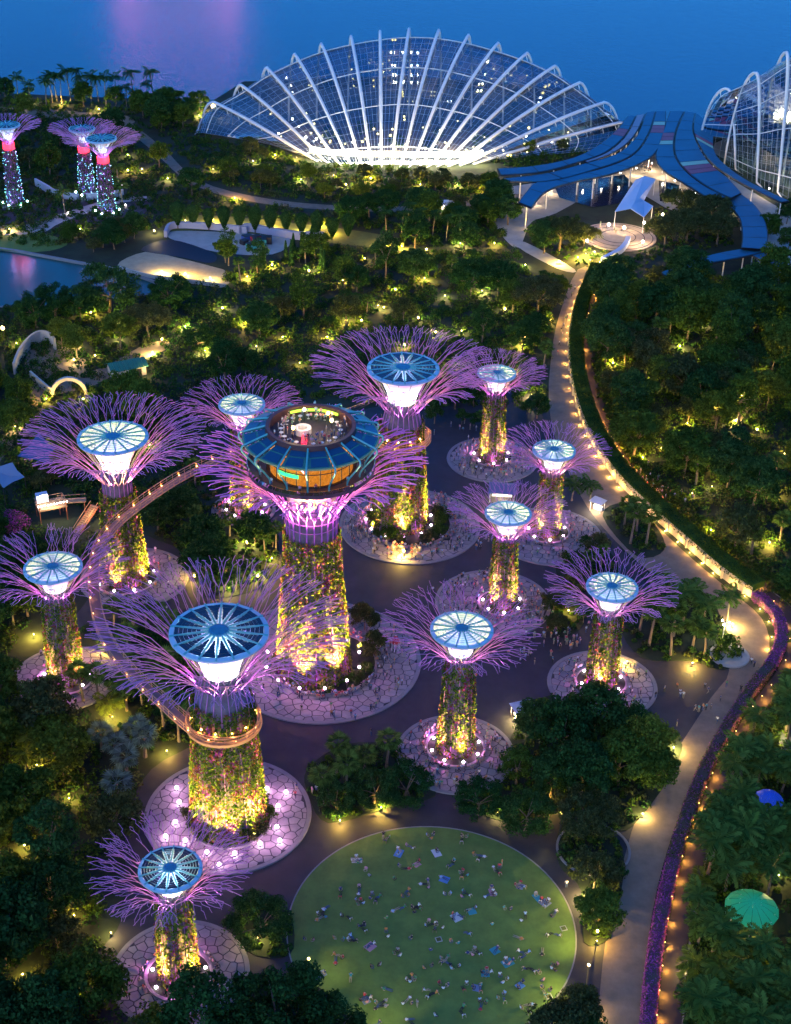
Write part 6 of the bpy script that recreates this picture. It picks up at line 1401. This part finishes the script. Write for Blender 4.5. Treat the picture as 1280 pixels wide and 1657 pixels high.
for gx, gy in LAWN_PX:
    c = G(gx + rng.uniform(-8, 8), gy + rng.uniform(-6, 6))
    if math.hypot(c.x - LAWN_C[0], c.y - LAWN_C[1]) > LAWN_R - 1.2: continue
    k = rng.choice((1, 2, 2, 3, 3, 4)); a0 = rng.uniform(0, 6.28)
    if rng.random() < .3:
        w = rng.randrange(5); t = MB().box((0, 0, .015), (rng.uniform(1.2, 2.0), rng.uniform(1.0, 1.6), .03)).obj('picnic_mat', MAT_M[w], None, (c.x, c.y, .095)); t.rotation_euler.z = a0; tag(t, ('blue', 'white', 'pink', 'teal', 'grey checked')[w] + ' picnic mat spread on the round lawn', 'mat', 'picnic mats on the lawn')
    for i in range(k):
        a = a0 + 2 * PI * i / k + rng.uniform(-.4, .4); rr = .35 if k == 1 else rng.uniform(.55, .95)
        x, y = c.x + rr * math.cos(a), c.y + rr * math.sin(a)
        if math.hypot(x - LAWN_C[0], y - LAWN_C[1]) < LAWN_R - .6 and nl < 245: person(rng.choice(('seated', 'seated', 'seated', 'leaning', 'leaning', 'lying')), x, y, .125, 'on the round lawn', 'people picnicking on the lawn', a + PI / 2 + rng.uniform(-.7, .7)); nl += 1
for px in ((812, 1402), (916, 1437), (675, 1630), (505, 1285), (512, 1282)): p = G(*px); person('standing', p.x, p.y, .1, 'at the lawn edge', 'people standing by the lawn')
# walkers on the promenade and the plazas
for px in [(1095, 1115), (1100, 1125), (1105, 1130), (1140, 1115), (1145, 1122), (1125, 1150), (1130, 1152), (1137, 1150), (1142, 1150), (1150, 1148), (1165, 1135), (1175, 1112), (1220, 1080), (1215, 1075), (1198, 1120), (1160, 1170), (1095, 1175), (1100, 1130), (910, 545), (915, 520), (912, 530), (905, 560), (918, 515), (908, 538), (902, 575), (930, 470), (925, 480), (960, 880), (935, 540), (540, 1160), (575, 1165), (600, 1150), (610, 1130), (640, 1120), (655, 1100), (480, 1280), (478, 1292), (605, 1150), (600, 1190), (630, 1075), (860, 1250), (270, 990), (290, 960), (1060, 1130), (1075, 1120), (1000, 1020), (880, 990), (862, 1005), (700, 960), (690, 990)]:
    p = G(*px); person(rng.choice(('walking', 'standing')), p.x, p.y, .22 if any(math.hypot(p.x - q[0], p.y - q[1]) < q[2] for q in PLAZAS.values()) else .06, 'on the paved walks of the grove', 'people walking in the grove')
# the crowd: hundreds on bench rings, plazas and the roof bar, past counting
def crowd():
    V = []; Fc = []; MI = []; off = 0
    base = {}
    for k in ('seated', 'standing', 'walking'):
        me = FIG[k]; co = np.zeros(len(me.vertices) * 3); me.vertices.foreach_get('co', co); base[k] = (co.reshape(-1, 3), [tuple(p.vertices) for p in me.polygons], np.array([p.material_index for p in me.polygons]))
    spots = []
    def ring(c, r0, r1, n, z, pose='seated', a0=0, a1=2 * PI):
        for _ in range(n):
            a = rng.uniform(a0, a1); r_ = rng.uniform(r0, r1); spots.append((c[0] + r_ * math.cos(a), c[1] + r_ * math.sin(a), z, pose if rng.random() < .8 else 'standing', a - PI / 2))
    ring((-13.2, 232.6), 10.0, 11.0, 150, .45); ring((3.0, 284.9), 9.8, 11.2, 190, .45); ring((3.3, 284.6), 11.2, 14.8, 150, .2, 'standing')
    ring((-14, 234), 12.5, 18.5, 34, .2, 'standing'); ring((-14, 234), 12.0, 18.5, 40, .2, 'standing', -.9, .9)
    for k, n1, n2 in (('D', 60, 80), ('E', 40, 170), ('F', 30, 34), ('G', 40, 80), ('H', 40, 90), ('C', 30, 4), ('A', 34, 6), ('I', 20, 6), ('B', 14, 2)):
        c = SP[k][0]; rb = CFG[k]['rb']; ring(c, rb + 2.5, rb + 3.3, n1, .4); pc = PLAZAS[k]; ring(pc[:2], rb + 3.5, pc[2] - .4, n2, .2, 'standing')
    rr_ = SUPER['T50']['R']; ring(B50, 2.8, rr_ - .9, 62, 53.0, 'standing'); ring(B50, 9.2, 10.6, 26, 46.05, 'standing')
    for px, n in (((1030, 775), 16), ((1055, 790), 16), ((1080, 805), 14), ((900, 1030), 24), ((870, 1060), 16), ((930, 1040), 16), ((1000, 262), 14), ((1045, 275), 16), ((800, 880), 20), ((770, 760), 14), ((740, 700), 8), ((985, 372), 10)):
        c = G(*px)
        for _ in range(n): spots.append((c.x + rng.gauss(0, 2.6), c.y + rng.gauss(0, 2.6), .06, 'standing', rng.uniform(0, 6)))
    smats = MSHIRT; nm = 2 + len(smats)
    for (x, y, z, pose, a) in spots:
        co, fs, mi = base[pose]; ca, sa = math.cos(a), math.sin(a); s = rng.uniform(.92, 1.08)
        q = np.empty_like(co); q[:, 0] = (co[:, 0] * ca - co[:, 1] * sa) * s + x; q[:, 1] = (co[:, 0] * sa + co[:, 1] * ca) * s + y; q[:, 2] = co[:, 2] * s + z
        V.append(q); sh = rng.randrange(len(smats)); pn = rng.randrange(3)
        MI.append(np.select([mi == 0, mi == 1, mi == 2], [0, 1, 2 + sh], 2 + len(smats) + pn)); Fc += [tuple(i + off for i in f) for f in fs]; off += len(co)
    me = bpy.data.meshes.new('crowd'); me.from_pydata(np.concatenate(V).tolist(), [], Fc)
    for q in [MSKIN[0], MHAIR] + smats + MPANT: me.materials.append(q)
    me.polygons.foreach_set('material_index', np.concatenate(MI).astype(np.int32)); me.update()
    tag(link('crowd', me), 'dense crowd of visitors on the benches, plazas and roof bar', 'crowd', None, 'stuff')
crowd()
# pink-lit observation wheel on the far side of the bay: the picture shows its glow on the water
ow = thing('observation_wheel', 'pink lit observation wheel across the bay, seen as a pink streak on the water', 'ferris wheel', (-190, 1260, 0)); OR, OZ = 46.0, 84.0
M_PINKL = mat('pink_light_rim', (.8, .3, .6), .5, (1.0, .25, .70), 1.9)
MB().tube([(OR * math.cos(2 * PI * i / 72), 0, OZ + OR * math.sin(2 * PI * i / 72)) for i in range(72)], 2.2, 6, closed=True).obj('rim', M_PINKL, ow)
for i in range(28):
    a = 2 * PI * i / 28; MB().tube([(0, 0, OZ), (OR * math.cos(a), 0, OZ + OR * math.sin(a))], .25, 4).obj('spoke', M_WHITE, ow); MB().ball(((OR + 5) * math.cos(a), 0, OZ + (OR + 5) * math.sin(a)), 2.4, 0, 8, 5).obj('capsule', M_PINKL, ow)
for s_ in (-1, 1): MB().tube([(s_ * 30, -8, -2), (0, 0, OZ), (s_ * 30, 8, -2)], 1.6, 6).obj('leg', M_WHITE, ow)
MB().box((0, 0, -1), (90, 30, 3)).obj('terminal', M_PALE, ow)
print('PLANTS', COUNT, 'PEOPLE', NP[0], 'OBJECTS', len(bpy.data.objects), 'LIGHTS', sum(o.type == 'LIGHT' for o in bpy.data.objects), 'TRIS', sum(len(m_.polygons) for m_ in bpy.data.meshes) * 2, 'UNDER', len(bpy.data.meshes['undergrowth'].polygons))
